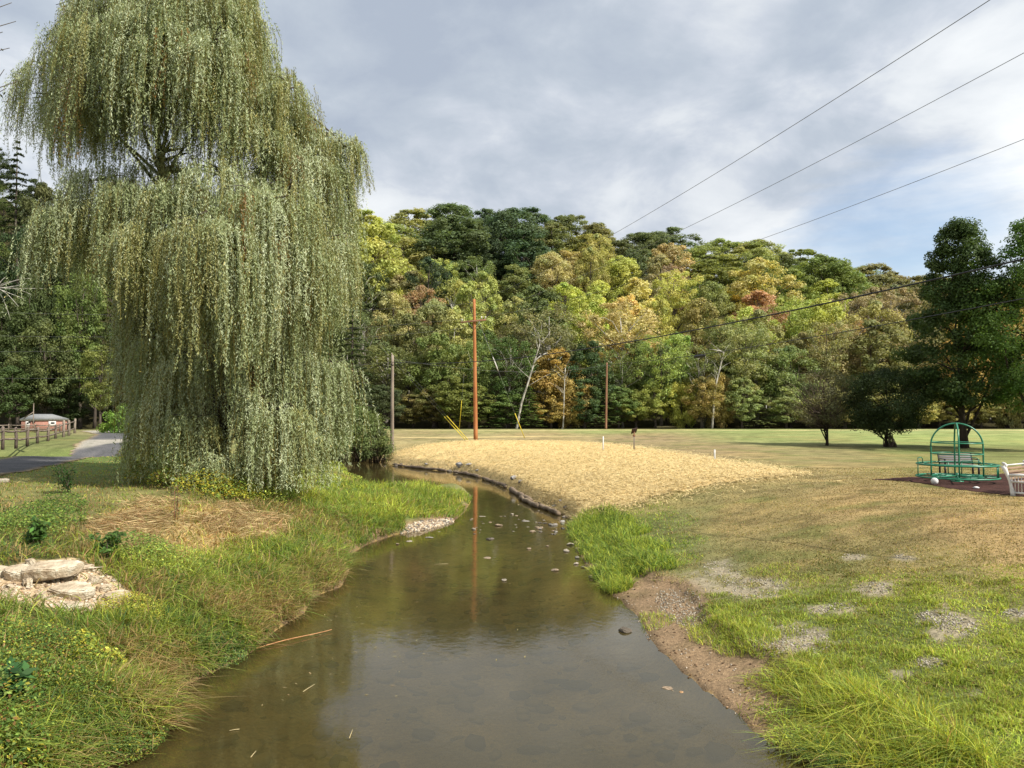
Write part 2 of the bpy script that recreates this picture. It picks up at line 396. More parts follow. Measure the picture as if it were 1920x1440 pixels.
def Gp(px, py):
    """where the line of sight through photo point px,py meets the ground"""
    r = ray(px, py); t = np.linspace(4, 140, 2400)
    P = np.array([0, 0, CAM_Z])+r*t[:, None]; h = H(P[:, 0], P[:, 1]); k = np.argmax(P[:, 2] <= h)
    return np.array([P[k, 0], P[k, 1], h[k]])

# ground colours: anchor points given where they are seen, blended, then broken up with noise
ANCH = [ # px, py, colour
 (640,806,(175,160,95)),(900,806,(170,160,95)),(1137,806,(165,165,90)),(1400,803,(158,165,90)),(1700,806,(168,174,100)),(1900,805,(174,176,102)),
 (800,815,(175,150,98)),(1000,818,(178,150,100)),(1200,822,(172,142,98)),(1450,822,(160,160,88)),(1700,822,(165,172,90)),(1900,825,(168,172,92)),
 (1350,845,(172,142,95)),(1550,850,(165,145,90)),(1750,850,(140,140,75)),(1900,850,(145,142,78)),
 (1550,885,(172,145,90)),(1700,880,(170,145,85)),(1600,930,(185,148,90)),(1800,960,(188,148,90)),(1400,930,(165,138,82)),(1900,1000,(190,150,92)),
 (1250,945,(130,135,70)),(1300,980,(150,135,78)),(1180,980,(140,135,75)),(1500,980,(165,138,80)),(1700,1010,(160,135,80)),
 (1200,1020,(165,145,90)),(1300,1030,(125,130,68)),(1500,1040,(105,120,45)),(1700,1060,(110,118,50)),(1850,1080,(130,125,62)),(1900,1120,(115,118,55)),
 (1400,1090,(120,125,62)),(1600,1120,(105,120,48)),(1500,1160,(115,128,55)),(1800,1200,(115,130,52)),(1600,1250,(118,132,52)),(1850,1350,(110,130,50)),(1500,1350,(85,90,38)),(1700,1420,(95,110,45)),
 (0,905,(150,140,75)),(120,880,(135,140,68)),(200,870,(115,130,58)),(100,820,(132,130,72)),(0,830,(132,132,72)),(150,812,(158,145,95)),(60,808,(125,128,68)),(240,860,(110,125,55)),
 (300,940,(140,128,70)),(100,960,(130,120,68)),(250,1010,(160,128,82)),(420,960,(150,130,78)),(60,1040,(95,92,48)),(400,1060,(120,115,60)),(560,960,(110,118,50)),(760,930,(110,125,50)),
 (150,1200,(80,82,38)),(300,1180,(90,92,42)),(100,1350,(70,72,34)),(560,1080,(95,100,45)),
]
AX = np.array([a[0] for a in ANCH], float); AY = np.array([a[1] for a in ANCH], float)
AC = np.array([srgb(*a[2], k=0.80) for a in ANCH]); AC = (AC*.84+AC.mean(1)[:, None]*.16)*[.91, 1.0, 1.0]
def lawncol(px, py):
    d = lambda q: np.log(np.maximum(q-762, 6))*520.
    w = 0; c = 0; Y = d(py)
    for i in range(len(ANCH)):
        q = 1.0/(((px-AX[i])**2+(Y-d(AY[i]))**2)/1e4+0.12)**1.7
        w = w+q; c = c+q[..., None]*AC[i]
    return c/w[..., None]
GRAVEL = [(1355,1072,32,20),(1420,1102,62,18),(1480,1202,75,27),(1640,1102,32,12),(1780,1170,45,27),(1745,1160,25,12),(1600,1045,20,6),(1690,1045,18,6),(1565,1142,60,8),(1740,1243,26,9),(1275,1140,55,38),(1900,1150,26,9),(1690,1265,20,8),(1830,1300,18,7),(1450,1290,26,16),(1320,1095,40,16)]
def gravelmask(px, py, x, y):
    n = fbm(x*2.2, y*2.2, 40)*.6+fbm(x*6.5, y*6.5, 41)*.4; m = 0
    for gx, gy, rx, ry in GRAVEL:
        q = ((px-gx)/rx)**2+((py-gy)/ry)**2
        m = np.maximum(m, np.maximum(1-sstep(0.45, 1.25, q+(n-.5)*6.5), .3*(1-sstep(1.0, 3.2, q+(n-.5)*5))))
    return m
MULCH_PX = [(1636,899),(1700,903),(1760,912),(1830,922),(1890,930),(1990,938),(1990,892),(1900,886),(1850,891),(1760,893),(1690,896)]
RUBBLE_PX = [(-40,1075),(60,1052),(140,1045),(210,1085),(245,1115),(240,1140),(150,1150),(60,1135),(-40,1120)]
FLAT_PX = [(150,985),(260,940),(420,955),(560,975),(520,1010),(360,1055),(210,1040)]
def ground_colour(x, y, z, sd):
    px, py = proj(np.stack([x, y, np.zeros_like(x)], -1)); pxz, pyz = proj(np.stack([x, y, z], -1))
    left = (x < np.interp(y, [0, 14, 28, 40, 60], [0, 0, -0.5, -5, -30])) & (y < 60)
    pxu = np.where(left, pxz, px); pyu = np.where(left, pyz, np.maximum(py, 760))
    pyu = np.where(y < 6, 1440, pyu); pxu = np.where(y < 6, np.where(x < 0, 100, 1850), pxu)
    c = lawncol(np.clip(pxu, -300, 2300), np.clip(pyu, 800, 1440))
    # mower-dry streaks and patches
    n = fbm(x*0.35, y*0.8, 60, 5); far = sstep(14, 30, y)
    c = c*(0.80+0.40*n)[..., None]
    n2 = sstep(0.52, 0.72, fbm(x*0.22+9, y*0.45, 77, 4))
    dry = srgb(192, 164, 108, 0.8); R_ = (~left) & (y > 16) & (y < 112)
    c = np.where(R_[..., None], c*(1-0.28*n2[..., None])+dry*0.28*n2[..., None], c)
    n3 = sstep(0.55, 0.75, fbm(x*0.5+3, y*0.9, 91, 4)); grn = srgb(100, 116, 56, 0.8); n4 = sstep(0.5, 0.68, fbm(x*1.3, y*2.2, 95, 4)); c = np.where(R_[..., None], c*(1-0.30*n4[..., None]), c)
    c = np.where(R_[..., None], c*(1-0.45*n3[..., None])+grn*0.45*n3[..., None], c)
    # the straw line along the far edge of the field
    e = (1-sstep(0, 1.8, np.abs(y-99-3*(fbm(x*.06, 0*x, 4)-.5))))*(x > -14)*0.9*sstep(.25, .5, fbm(x*.3, y*.1, 14))
    c = c*(1-e[..., None])+srgb(235, 215, 160, 0.8)*e[..., None]
    e = np.exp(-((y-74-0.14*x-2*(fbm(x*.2, 0*x, 6)-.5))/1.1)**2)*sstep(-14, -8, x)*(1-sstep(2, 12, x))*.8
    c = c*(1-e[..., None])+srgb(235, 210, 150, 0.8)*e[..., None]
    # forest floor
    w = sstep(103.5, 105.5, y); c = c*(1-w[..., None])+srgb(62, 58, 34, 0.8)*w[..., None]
    # gravel patches in the lawn
    pxr, pyr = pxz, pyz
    g = np.where((~left) & (y < 24) & (y > 5), gravelmask(pxr, pyr, x, y), 0)
    gc = np.array([srgb(166, 154, 128, 0.8)])*(0.85+0.3*vnoise(x*9, y*9, 2))[..., None]
    c = c*(1-g[..., None])+gc*g[..., None]
    # bare earth of the right shore, mud of the left one
    mud = srgb(150, 126, 98, 0.85)*(0.8+0.4*fbm(x*3, y*3, 31))[..., None]
    cut = 1.05+0.35*(fbm(x*0.9, y*0.9, 8)-.5)*2
    b = (~left)*(y < 26)*(1-sstep(cut+0.15, cut+0.6, sd))*(1-sstep(20, 26, y))
    b = np.maximum(b, (~left)*(1-sstep(0.1, 0.45, sd)))
    b = np.maximum(b, left*(1-sstep(0.3, 0.8, sd)))
    c = c*(1-b[..., None])+mud*b[..., None]
    wet = (1-sstep(0.0, 0.25, sd)); c = c*(1-0.45*wet[..., None])
    bed = srgb(168, 140, 86, 0.85)*(0.35+1.4*fbm(x*2.5, y*2.5, 33))[..., None]
    c = np.where((sd < -0.02)[..., None], bed, c)
    rb = inpoly(pxr, pyr, RUBBLE_PX) & left & (y < 25)
    rub = srgb(212, 186, 150, 0.8)*(0.7+0.6*fbm(x*4, y*4, 37))[..., None]
    c = np.where(rb[..., None], rub, c)
    fl = inpoly(pxr+60*(fbm(x, y, 9)-.5), pyr+30*(fbm(x, y, 10)-.5), FLAT_PX) & left & (y < 28)
    c = np.where(fl[..., None], srgb(188, 165, 118, 0.8)*(0.75+0.5*fbm(x*3, y*3, 39))[..., None], c)
    return c

def axis(segs):
    a = [segs[0][0]]
    for s0, s1, st in segs: a += list(np.linspace(s0, s1, max(2, int(round((s1-s0)/st))+1))[1:])
    return np.array(a)
def grid_mesh(X, Y, fz, fc):
    gx, gy = np.meshgrid(X, Y); x = gx.ravel(); y = gy.ravel(); sd = water_sd(x, y); z = fz(x, y, sd)
    i = np.arange(len(X)-1); j = np.arange(len(Y)-1); I, J = np.meshgrid(i, j); a = (J*len(X)+I).ravel()
    Q = np.stack([a, a+1, a+1+len(X), a+len(X)], 1)
    return np.stack([x, y, z], 1), Q, fc(x, y, z, sd), sd
X = axis([(-900,-200,50),(-200,-60,7),(-60,-24,1.2),(-24,-14,.4),(-14,14,.14),(14,24,.4),(24,80,1.2),(80,200,7),(200,900,50)])
Y = axis([(-30,2,1.5),(2,26,.14),(26,62,.28),(62,112,1.2),(112,300,6),(300,1500,80)])
V, Q, C, _ = grid_mesh(X, Y, H, ground_colour)
g = link('ground', npmesh('ground', V, Q, None, C, True), M_GROUND); tag(g, kind='structure')

# ---- stream surface
wm = MB(); wm.add([(-70, -30, WZ), (16, -30, WZ), (16, 62, WZ), (-70, 62, WZ)], [[0, 1, 2, 3]])
tag(wm.build('stream_water', M_WATER), kind='structure')

# ---- sheets laid on the ground
def sheet(name, poly_px, z0, step, mat, colf, lift=0.006, onground=False, jag=0.0, thick=0):
    pts = [Gp(*p)[:2] if onground else Pz(p[0], p[1], z0)[:2] for p in poly_px]
    return sheet_xy(name, pts, step, mat, colf, lift, jag)
def sheet_xy(name, pts, step, mat, colf, lift, jag):
    xs = [p[0] for p in pts]; ys = [p[1] for p in pts]
    X = np.arange(min(xs)-step, max(xs)+step, step); Y = np.arange(min(ys)-step, max(ys)+step, step)
    gx, gy = np.meshgrid(X, Y); x = gx.ravel(); y = gy.ravel()
    d = segdist(x, y, pts); ins = np.where(inpoly(x, y, pts), d, -d)+jag*(fbm(x*1.7, y*1.7, 50)-.5)*2
    z = H(x, y)+lift(x, y, ins) if callable(lift) else H(x, y)+lift
    i = np.arange(len(X)-1); j = np.arange(len(Y)-1); I, J = np.meshgrid(i, j); a = (J*len(X)+I).ravel()
    Q = np.stack([a, a+1, a+1+len(X), a+len(X)], 1); Q = Q[(ins[Q] > 0).sum(1) >= 3]
    used = np.unique(Q); rm = np.zeros(len(x), int); rm[used] = np.arange(len(used))
    V = np.stack([x, y, z], 1)[used]; C = colf(x[used], y[used], ins[used])
    return link(name, npmesh(name, V, rm[Q], None, C, True), mat), pts
# road (asphalt drive)
ROAD_PX = [(-260,975),(-120,918),(0,893),(110,873),(200,850),(255,828),(272,817),(300,812),(420,808),(420,803.5),(250,806.5),(150,808.5),(178,815),(165,822),(130,832),(60,850),(0,861),(-120,885),(-300,930)]
def roadcol(x, y, d):
    n = fbm(x*0.5, y*0.25, 70, 4); base = srgb(116, 115, 117, 0.62)[None]*(0.8+0.4*n)[..., None]
    p = sstep(.5, .62, fbm(x*.12+4, y*.09, 71, 3))*sstep(48, 60, y)
    base = base*(1-p[..., None])+srgb(185, 178, 165, .7)*p[..., None]
    e = 1-sstep(0.05, 0.45, d+0.5*(fbm(x, y, 72)-.5)); return base*(1-e[..., None])+srgb(170, 150, 115, .75)*e[..., None]
ro, _ = sheet('road', ROAD_PX, 0.0, 0.35, M_GROUND, roadcol, lift=0.03, jag=0.25); tag(ro, kind='structure')
def mulchcol(x, y, d): return srgb(88, 62, 56, .62)[None]*(0.6+0.8*fbm(x*6, y*6, 73))[..., None]
mu, MULCH = sheet('mulch_bed', MULCH_PX, 0.0, 0.12, M_GROUND, mulchcol, lift=0.012, jag=0.25); tag(mu, kind='structure')
# straw covering of the regraded bank, with its strands
STRAW = [tuple(Pz(x, y, 0.0)[:2]) for x, y in STRAW_PX[3:11]] + [tuple(Gp(x, y)[:2]) for x, y in STRAW_PX[11:16]] + [tuple(Pz(x, y, WZ)[:2]) for x, y in [(1072,972),(1040,959),(1000,945),(960,921),(930,909),(900,897),(860,886),(800,881),(735,872),(717,867)]]
def strawcol(x, y, d):
    return srgb(232, 206, 150, .90)[None]*(0.78+0.42*fbm(x*1.1, y*1.1, 74, 5))[..., None]
st, _ = sheet_xy('straw_bank', STRAW, 0.13, M_GROUND, strawcol, lambda x, y, d: 0.008+np.clip(d/1.2, 0, 1)*(0.02+0.05*fbm(x*1.5, y*1.5, 75)), 0.8); tag(st, kind='structure')
def straw_strands():
    rng = np.random.default_rng(5); xs = [p[0] for p in STRAW]; ys = [p[1] for p in STRAW]
    n = 700000; x = rng.uniform(min(xs)-1, max(xs)+1, n); y = rng.uniform(min(ys)-1, max(ys)+1, n)
    d = segdist(x, y, STRAW); ins = np.where(inpoly(x, y, STRAW), d, -d)+0.9*(fbm(x*.9, y*.9, 51)-.5)
    k = (rng.random(n) < np.exp(np.minimum(ins, 0)/.45)) & (rng.random(n) < np.clip(34./y, 0, 1)**1.6*0.9) & (water_sd(x, y) > 0.02); x = x[k]; y = y[k]; n = len(x)
    z = H(x, y)+rng.uniform(0.03, 0.13, n)
    a = rng.uniform(0, math.pi, n); L = rng.uniform(.12, .38, n); U = np.stack([np.cos(a), np.sin(a), rng.normal(0, .22, n)], 1)
    N = np.stack([rng.normal(0, .25, n), rng.normal(-.1, .25, n), np.ones(n)], 1)
    c = srgb(236, 211, 154, .92)[None]*rng.uniform(.6, 1.15, n)[:, None]*np.array([1, 1, 1])+rng.normal(0, .015, (n, 1))
    c[rng.random(n) < .06] = srgb(120, 90, 55, .8)
    V, Q, C = leaves(np.stack([x, y, z], 1), N, U, L, 0.017, np.clip(c, 0.02, 1))
    tag(link('loose_straw', npmesh('loose_straw', V, Q, None, C), M_STRAW), 'loose golden straw strewn over the graded bank', 'straw', kind='stuff')
straw_strands()
# ------------------------------------------------------------------ grass
def place(n, x0, x1, y0, y1, rng):
    return rng.uniform(x0, x1, n), rng.uniform(y0, y1, n)
def vary(c, rng, a=0.18, h=0.06):
    n = len(c); return np.clip(c*np.exp(rng.normal(0, a*1.5, (n, 1)))*(1+rng.normal(0, h, (n, 3))), 0.008, 1)
G_LIME = srgb(186, 194, 84, 1.0); G_GREEN = srgb(132, 152, 72, .98); G_DARK = srgb(82, 108, 50, .95); G_TAN = srgb(198, 172, 118, .8)
G_BLUE = srgb(110, 140, 85, .8); G_YEL = srgb(190, 180, 70, .8); G_BROWN = srgb(140, 105, 62, .8)
def is_left(x, y): return (x < np.interp(y, [0, 14, 28, 40, 47, 60], [0, 0, -0.5, -5, -20, -40]))
def lawn():
    rng = np.random.default_rng(11); n = 700000
    y = 4.0+(36-4.0)*rng.random(n)**1.7; x = rng.uniform(-1, 1, n)*1.0
    x = 1.0+(x*.5+.5)*(y*0.75+2)
    sd = water_sd(x, y); z = H(x, y, sd); px, py = proj(np.stack([x, y, z], 1))
    g = gravelmask(px, py, x, y); cut = 1.05+0.35*(fbm(x*0.9, y*0.9, 8)-.5)*2
    lush = 1-sstep(13, 19, y+2.5*(fbm(x*.5, y*.5, 80)-.5)+np.clip(x-7, 0, 5)*.55)
    nearb = np.exp(-np.maximum(sd-cut, 0)/1.2)
    tuft = fbm(x*3.2, y*3.2, 81, 3)
    keep = (sd > cut+0.05)*np.maximum(1-g*1.1, .07)*np.clip(0.55+1.6*(tuft-.35), 0.2, 1)*(0.45+0.55*lush)*(x > 0.6)
    keep = keep*(1-inpoly(x, y, STRAW))*(1-inpoly(x, y, MULCH))*(y < 34)
    k = rng.random(n) < keep; x, y, z, sd, lush, nearb, tuft, px, py = [a[k] for a in (x, y, z, sd, lush, nearb, tuft, px, py)]; n = len(x)
    h = (0.035+0.055*rng.random(n))*(0.80+0.40*lush)*(0.7+1.3*sstep(.5, .8, tuft)*lush)+0.10*nearb*lush*rng.random(n)
    w = 0.0075+0.0006*y
    c = lawncol(px, np.clip(py, 800, 1440)); c = c*(1-.75*lush[:, None])+(G_LIME*.85+G_GREEN*.35)*.75*lush[:, None]
    yel = (rng.random(n) < .10+.1*(1-lush)); c[yel] = G_TAN*.9; dz = (lush < .5); DC = np.array([srgb(206, 184, 132, .85), srgb(140, 118, 76, .8), srgb(118, 130, 64, .85), srgb(176, 150, 100, .8)]); c[dz] = c[dz]*.45+.55*DC[rng.integers(0, 4, dz.sum())]
    br = sstep(.45, .7, fbm(x*.8, y*.8, 83)); c = c*(0.78+.42*br)[:, None]
    ln = rng.normal(0, .75, (n, 2))
    V, Q, T, C = blades(np.stack([x, y, z-.005], 1), h, w, ln, vary(c, rng, .2, .07), 2, rng)
    tag(link('lawn_grass', npmesh('lawn_grass', V, Q, T, C), M_GRASS), 'short patchy lawn grass on the right side of the stream', 'grass', kind='stuff')
lawn()

def clump_field(name, label, specs, seed, mat=None):
    """specs: list of (cx, cy, rx, ry, count, hmin, hmax, width, lean vector, lean spread, colours[(colour, weight)], seg)"""
    rng = np.random.default_rng(seed); acc = MB()
    for (cx, cy, rx, ry, n, h0, h1, w, lv, ls, cols, seg) in specs:
        a = rng.uniform(0, 2*math.pi, n); r = np.sqrt(rng.random(n)); x = cx+rx*r*np.cos(a); y = cy+ry*r*np.sin(a)
        z = H(x, y); k = z > WZ+.005; x, y, z = x[k], y[k], z[k]; m = len(x)
        if not m: continue
        c = np.array([cc for cc, _ in cols]); p = np.array([q for _, q in cols], float); p /= p.sum()
        c = c[rng.choice(len(c), m, p=p)]
        ln = np.asarray(lv)+rng.normal(0, ls, (m, 2))
        acc.add(*blades(np.stack([x, y, z-.02], 1), rng.uniform(h0, h1, m), np.full(m, w), ln, vary(c, rng), seg, rng))
    return tag(acc.build(name, mat or M_GRASS), label, 'grass', kind='stuff')

# tall grass on the right shore
sp = []; rng = np.random.default_rng(3)
for px, py, n, hh in [(1500,1290,900,.42),(1560,1330,1500,.55),(1620,1370,1500,.6),(1680,1400,1500,.6),(1740,1440,1500,.62),(1600,1420,1400,.5),(1520,1400,700,.42),(1540,1445,1100,.45),(1480,1340,350,.3),(1450,1275,300,.28),(1660,1445,1200,.55),(1800,1470,1200,.55),(1440,1330,150,.2),(1590,1300,700,.35),(1650,1340,700,.35),(1720,1380,700,.38)]:
    p = Gp(px, min(py, 1500)); cols = [(G_LIME, 5), (G_GREEN, 3), (G_YEL, 1), (G_TAN, .5)] if px != 1540 else [(G_BLUE, 4), (G_GREEN, 2)]
    sp.append((p[0], p[1], .42, .34, int(n*.55), hh*.45, hh, .0125, (-.25+.3*math.sin(px), -.15+.3*math.cos(px*3)), .7, cols, 5))
for px, py, n, hh in [(1350,1185,900,.22),(1400,1195,900,.22),(1440,1180,500,.18),(1380,1150,500,.16),(1215,1168,500,.17),(1330,1155,400,.16),(1500,1090,500,.13),(1450,1070,500,.13)]:
    p = Gp(px, py); sp.append((p[0], p[1], .55, .55, n, hh*.5, hh, .010, (-.1, 0), .5, [(G_LIME, 4), (G_GREEN, 3), (G_TAN, .6)], 4))
for px, py, n, r in [(1105,975,1900,1.0),(1130,990,1900,1.1),(1160,1000,1700,1.0),(1120,1025,2000,1.0),(1165,1040,2200,1.0),(1200,1055,1400,.8),(1150,1075,2000,.75),(1175,1065,1400,.7),(1100,1005,1500,.7),(1205,1030,800,.8),(1230,1062,400,.6),(1090,985,1200,.7)]:
    p = Gp(px, py); sp.append((p[0], p[1], r, r, n, .12, .42, .019, (-.15, -.1), .7, [(G_LIME, 3), (G_GREEN, 5), (G_DARK, 2)], 4))
for px, py, n, r in [(1215,985,900,1.6),(1240,1020,900,1.3),(1180,965,900,1.6),(1250,1050,700,.9),(1140,950,700,1.8)]:
    p = Gp(px, py); sp.append((p[0], p[1], r, r, n, .05, .16, .02, (-.1, 0), .7, [(G_LIME, 2), (G_GREEN, 5), (G_TAN, 1)], 3))
p = Gp(1150,1105); sp.append((p[0], p[1], .45, .4, 1300, .2, .42, .013, (-.1, -.15), .6, [(G_GREEN, 4), (G_LIME, 3)], 4))
clump_field('shore_grass', 'tall arching lime green grass growing along the right shore of the stream', sp, 21)

def left_bank_growth():
    rng = np.random.default_rng(31); n = 300000
    y = 5+(50-5)*rng.random(n)**1.55; x = -rng.random(n)*(y*0.78+1.5)+1.0*(y > 20)
    sd = water_sd(x, y); z = H(x, y, sd); px, py = proj(np.stack([x, y, z], 1))
    L = is_left(x, y); road = inpoly(x, y, [tuple(Pz(a, b, 0)[:2]) for a, b in ROAD_PX])
    rub = inpoly(px, py, RUBBLE_PX); flat = inpoly(px, py, FLAT_PX)
    pen = np.hypot((x-PENTIP[0]+2.2)/4.6, (y-PENTIP[1])/7.0) < 1.25
    tall = np.clip(1-sd/5.0, 0, 1)                      # tall rank growth near the water
    stony = pen & (px > 755) & (px < 850) & (py > 972)
    dens = np.where((px < 270) & (py > 1190), .35, 1.)*np.where(rub, .012, np.where(flat, .45, .35+.65*tall))*np.clip(1.25-y/60, .25, 1)
    k = L & (sd > 0.05) & (rng.random(n) < dens) & ~road & (px > -60) & ~stony & (y < 46); 
    x, y, z, sd, tall, rub, flat, pen, px, py = [a[k] for a in (x, y, z, sd, tall, rub, flat, pen, px, py)]; n = len(x)
    t1 = fbm(x*1.1, y*1.1, 120, 3); t2 = fbm(x*1.4+7, y*1.4, 121, 3); t3 = fbm(x*.6, y*.6, 122, 3)
    h = (.10+.18*rng.random(n))*(1+.9*tall)*(0.6+.9*t3); h = np.where(pen, .25+.35*rng.random(n), h); h = np.where(py < 905, h*.75, h)
    h = np.where(flat, h*1.1, h); h = np.where((x < -10)&(y>16)&(~pen), h*.6, h)
    c = np.where((t1 > .50)[:, None], G_GREEN, np.where((t2 > .5)[:, None], G_DARK*1.2, G_GREEN*.6+G_LIME*.35))
    c = np.where((rng.random(n) < .24+.5*sstep(.54, .66, t2))[:, None], G_TAN*.9, c)
    c = np.where((rng.random(n) < .10)[:, None], G_LIME, c)
    c = np.where(pen[:, None], np.where((rng.random(n) < .12)[:, None], G_TAN, np.where((t1 > .52)[:, None], G_LIME*.9, G_GREEN)), c)
    dl = flat & (rng.random(n) < .8); c[dl] = np.where((rng.random(dl.sum()) < .22)[:, None], srgb(170, 128, 82, .8), srgb(212, 188, 130, .85))
    up = (py < 1010) & (~pen) & (~flat); c = np.where((up & (rng.random(n) < .38))[:, None], G_TAN*.85, c)
    th = 6.28*fbm(x*.9, y*.9, 140, 3)*1.6; ln = rng.normal(0, .65, (n, 2)); ln[:, 0] += .35*tall+.45*np.cos(th); ln[:, 1] += -.2*tall+.45*np.sin(th)
    ln[dl] = rng.normal(0, 1.6, (dl.sum(), 2)); w = .0105+.0007*y
    tag(link('bank_grass', (lambda r: npmesh('bank_grass', r[0], r[1], r[2], r[3]))(blades(np.stack([x, y, z-.02], 1), h, w, ln, vary(c, rng), 4, rng)), M_GRASS), 'uncut mixed green and dry grass covering the left bank of the stream', 'grass', kind='stuff')
left_bank_growth()
def flattened_hay():
    rng = np.random.default_rng(99); C = np.array([Gp(a, b)[:2] for a, b in FLAT_PX]); n = 22000
    x = rng.uniform(C[:, 0].min()-.5, C[:, 0].max()+1, n); y = rng.uniform(C[:, 1].min()-.5, C[:, 1].max()+1, n)
    z = H(x, y); px, py = proj(np.stack([x, y, z], 1)); k = inpoly(px+50*(fbm(x, y, 9)-.5), py+30*(fbm(x, y, 10)-.5), FLAT_PX) & (rng.random(n) < 1.6*sstep(.40, .62, fbm(x*.8, y*.8, 11))); x, y, z = x[k], y[k], z[k]; n = len(x)
    th = 3.0*fbm(x*.8, y*.8, 12)+rng.normal(0, .45, n)-.9; U = np.stack([np.cos(th), np.sin(th), rng.normal(0, .12, n)], 1)
    c = np.where((rng.random(n) < .25)[:, None], srgb(150, 114, 76, .7), srgb(200, 176, 126, .72)); L = rng.uniform(.2, .6, n)
    V, Q, C_ = leaves(np.stack([x, y, z+rng.uniform(.06, .24, n)], 1), np.stack([rng.normal(0, .4, n), rng.normal(0, .4, n), np.ones(n)], 1), U, L, .014, vary(c, rng))
    tag(link('flattened_hay', npmesh('flattened_hay', V, Q, None, C_), M_STRAW), 'dead grass lying flattened in swirls on the left bank', 'hay', kind='stuff')
flattened_hay()
# hanging tussocks over the left waterline
sp = []
def tus(px, py, n, r, h, cols, lv=(.5, -.3), w=.0175, ls=.55):
    p = Gp(px, py); n = int(n*.65); h *= .74; q = math.sin(px*1.7+py)*.9; lv = (lv[0]*(.8+.4*math.cos(px)), lv[1]+q*.35); sp.append((p[0], p[1], r, r*.8, n, h*.5, h, w, lv, ls, cols, 5))
DRY = [(G_TAN, 6), (G_TAN*.7, 2), (G_GREEN, 1.2)]; WETG = [(G_GREEN, 4), (G_BLUE, 2), (G_LIME, 1), (G_TAN, .7)]; MIX = [(G_GREEN, 3), (G_TAN, 3), (G_LIME, 1)]
for a in [(260,1330,1500,.5,.75,MIX),(290,1345,900,.35,.6,DRY),(300,1290,1100,.45,.7,DRY),(265,1250,1500,.55,.8,DRY),(330,1240,900,.4,.6,DRY),(230,1215,1500,.7,.7,WETG),(160,1190,900,.6,.55,WETG),(300,1180,1500,.7,.65,WETG),(400,1220,1300,.5,.35,[(G_BLUE, 4), (G_GREEN, 2)]),(440,1190,1100,.5,.4,WETG),
          (430,1150,1500,.6,.6,DRY),(480,1160,1500,.55,.6,DRY),(510,1130,1200,.5,.6,DRY),(400,1110,900,.6,.6,MIX),(470,1085,1300,.8,.6,WETG),(540,1100,1300,.6,.6,MIX),(590,1085,1500,.6,.6,DRY),(620,1065,1300,.55,.55,DRY),(560,1050,1500,.9,.6,WETG),(630,1040,1500,.7,.55,WETG),(600,1010,1500,1.0,.55,WETG),(670,1010,1500,.7,.5,WETG),(720,985,1200,.8,.5,WETG),
          (500,1040,1000,1.0,.6,[(G_LIME, 3), (G_GREEN, 4)]),(430,1060,900,.8,.5,[(G_LIME, 3), (G_GREEN, 3)]),(120,1320,900,.5,.7,WETG),(160,1400,1300,.5,.7,WETG),(60,1260,600,.5,.6,MIX),(30,1400,900,.5,.8,[(G_GREEN, 4), (G_LIME, 2)]),(230,1400,700,.4,.45,MIX),(100,1440,900,.4,.6,MIX),(200,1300,900,.5,.6,MIX)]: tus(*a)
for px, py in [(630,935),(660,950),(700,935),(740,930),(790,925),(840,925),(870,935),(820,950),(760,950),(700,970),(850,955)]:
    tus(px, py, 1500, 1.1, .55, [(G_LIME, 3), (G_GREEN, 5), (G_TAN, .6)], (.15, -.1), .02, .35)
clump_field('bank_tussocks', 'long drooping green and straw coloured grass hanging over the left waterline', sp, 41)

# leafy weeds among the grass
def weeds(name, label, specs, seed, cat='weeds'):
    rng = np.random.default_rng(seed); acc = MB()
    for (px, py, r, h, n, L, cols) in specs:
        p = Gp(px, py); a = rng.uniform(0, 2*math.pi, n); q = np.sqrt(rng.random(n))*r
        x = p[0]+q*np.cos(a); y = p[1]+q*np.sin(a); z = np.maximum(H(x, y), WZ+.03)+(h+.06)*rng.random(n)**.6*(1-(q/r)**2*.6)
        c = np.array([cc for cc, _ in cols]); pr = np.array([w for _, w in cols], float); pr /= pr.sum(); c = c[rng.choice(len(c), n, p=pr)]
        N = np.stack([rng.normal(.2, .5, n), rng.normal(-.2, .5, n), np.ones(n)], 1); U = rng.normal(0, 1, (n, 3))
        l = rng.uniform(.6, 1.3, n)*L
        acc.add(*(lambda r: (r[0], r[1], None, r[2]))(leaves(np.stack([x, y, z], 1), N, U, l, l*.55, vary(c, rng))))
    return tag(acc.build(name, M_GRASS), label, cat, kind='stuff')
WD = [(G_DARK, 4), (G_GREEN, 4), (G_YEL, 1.2), (G_BROWN, 1)]
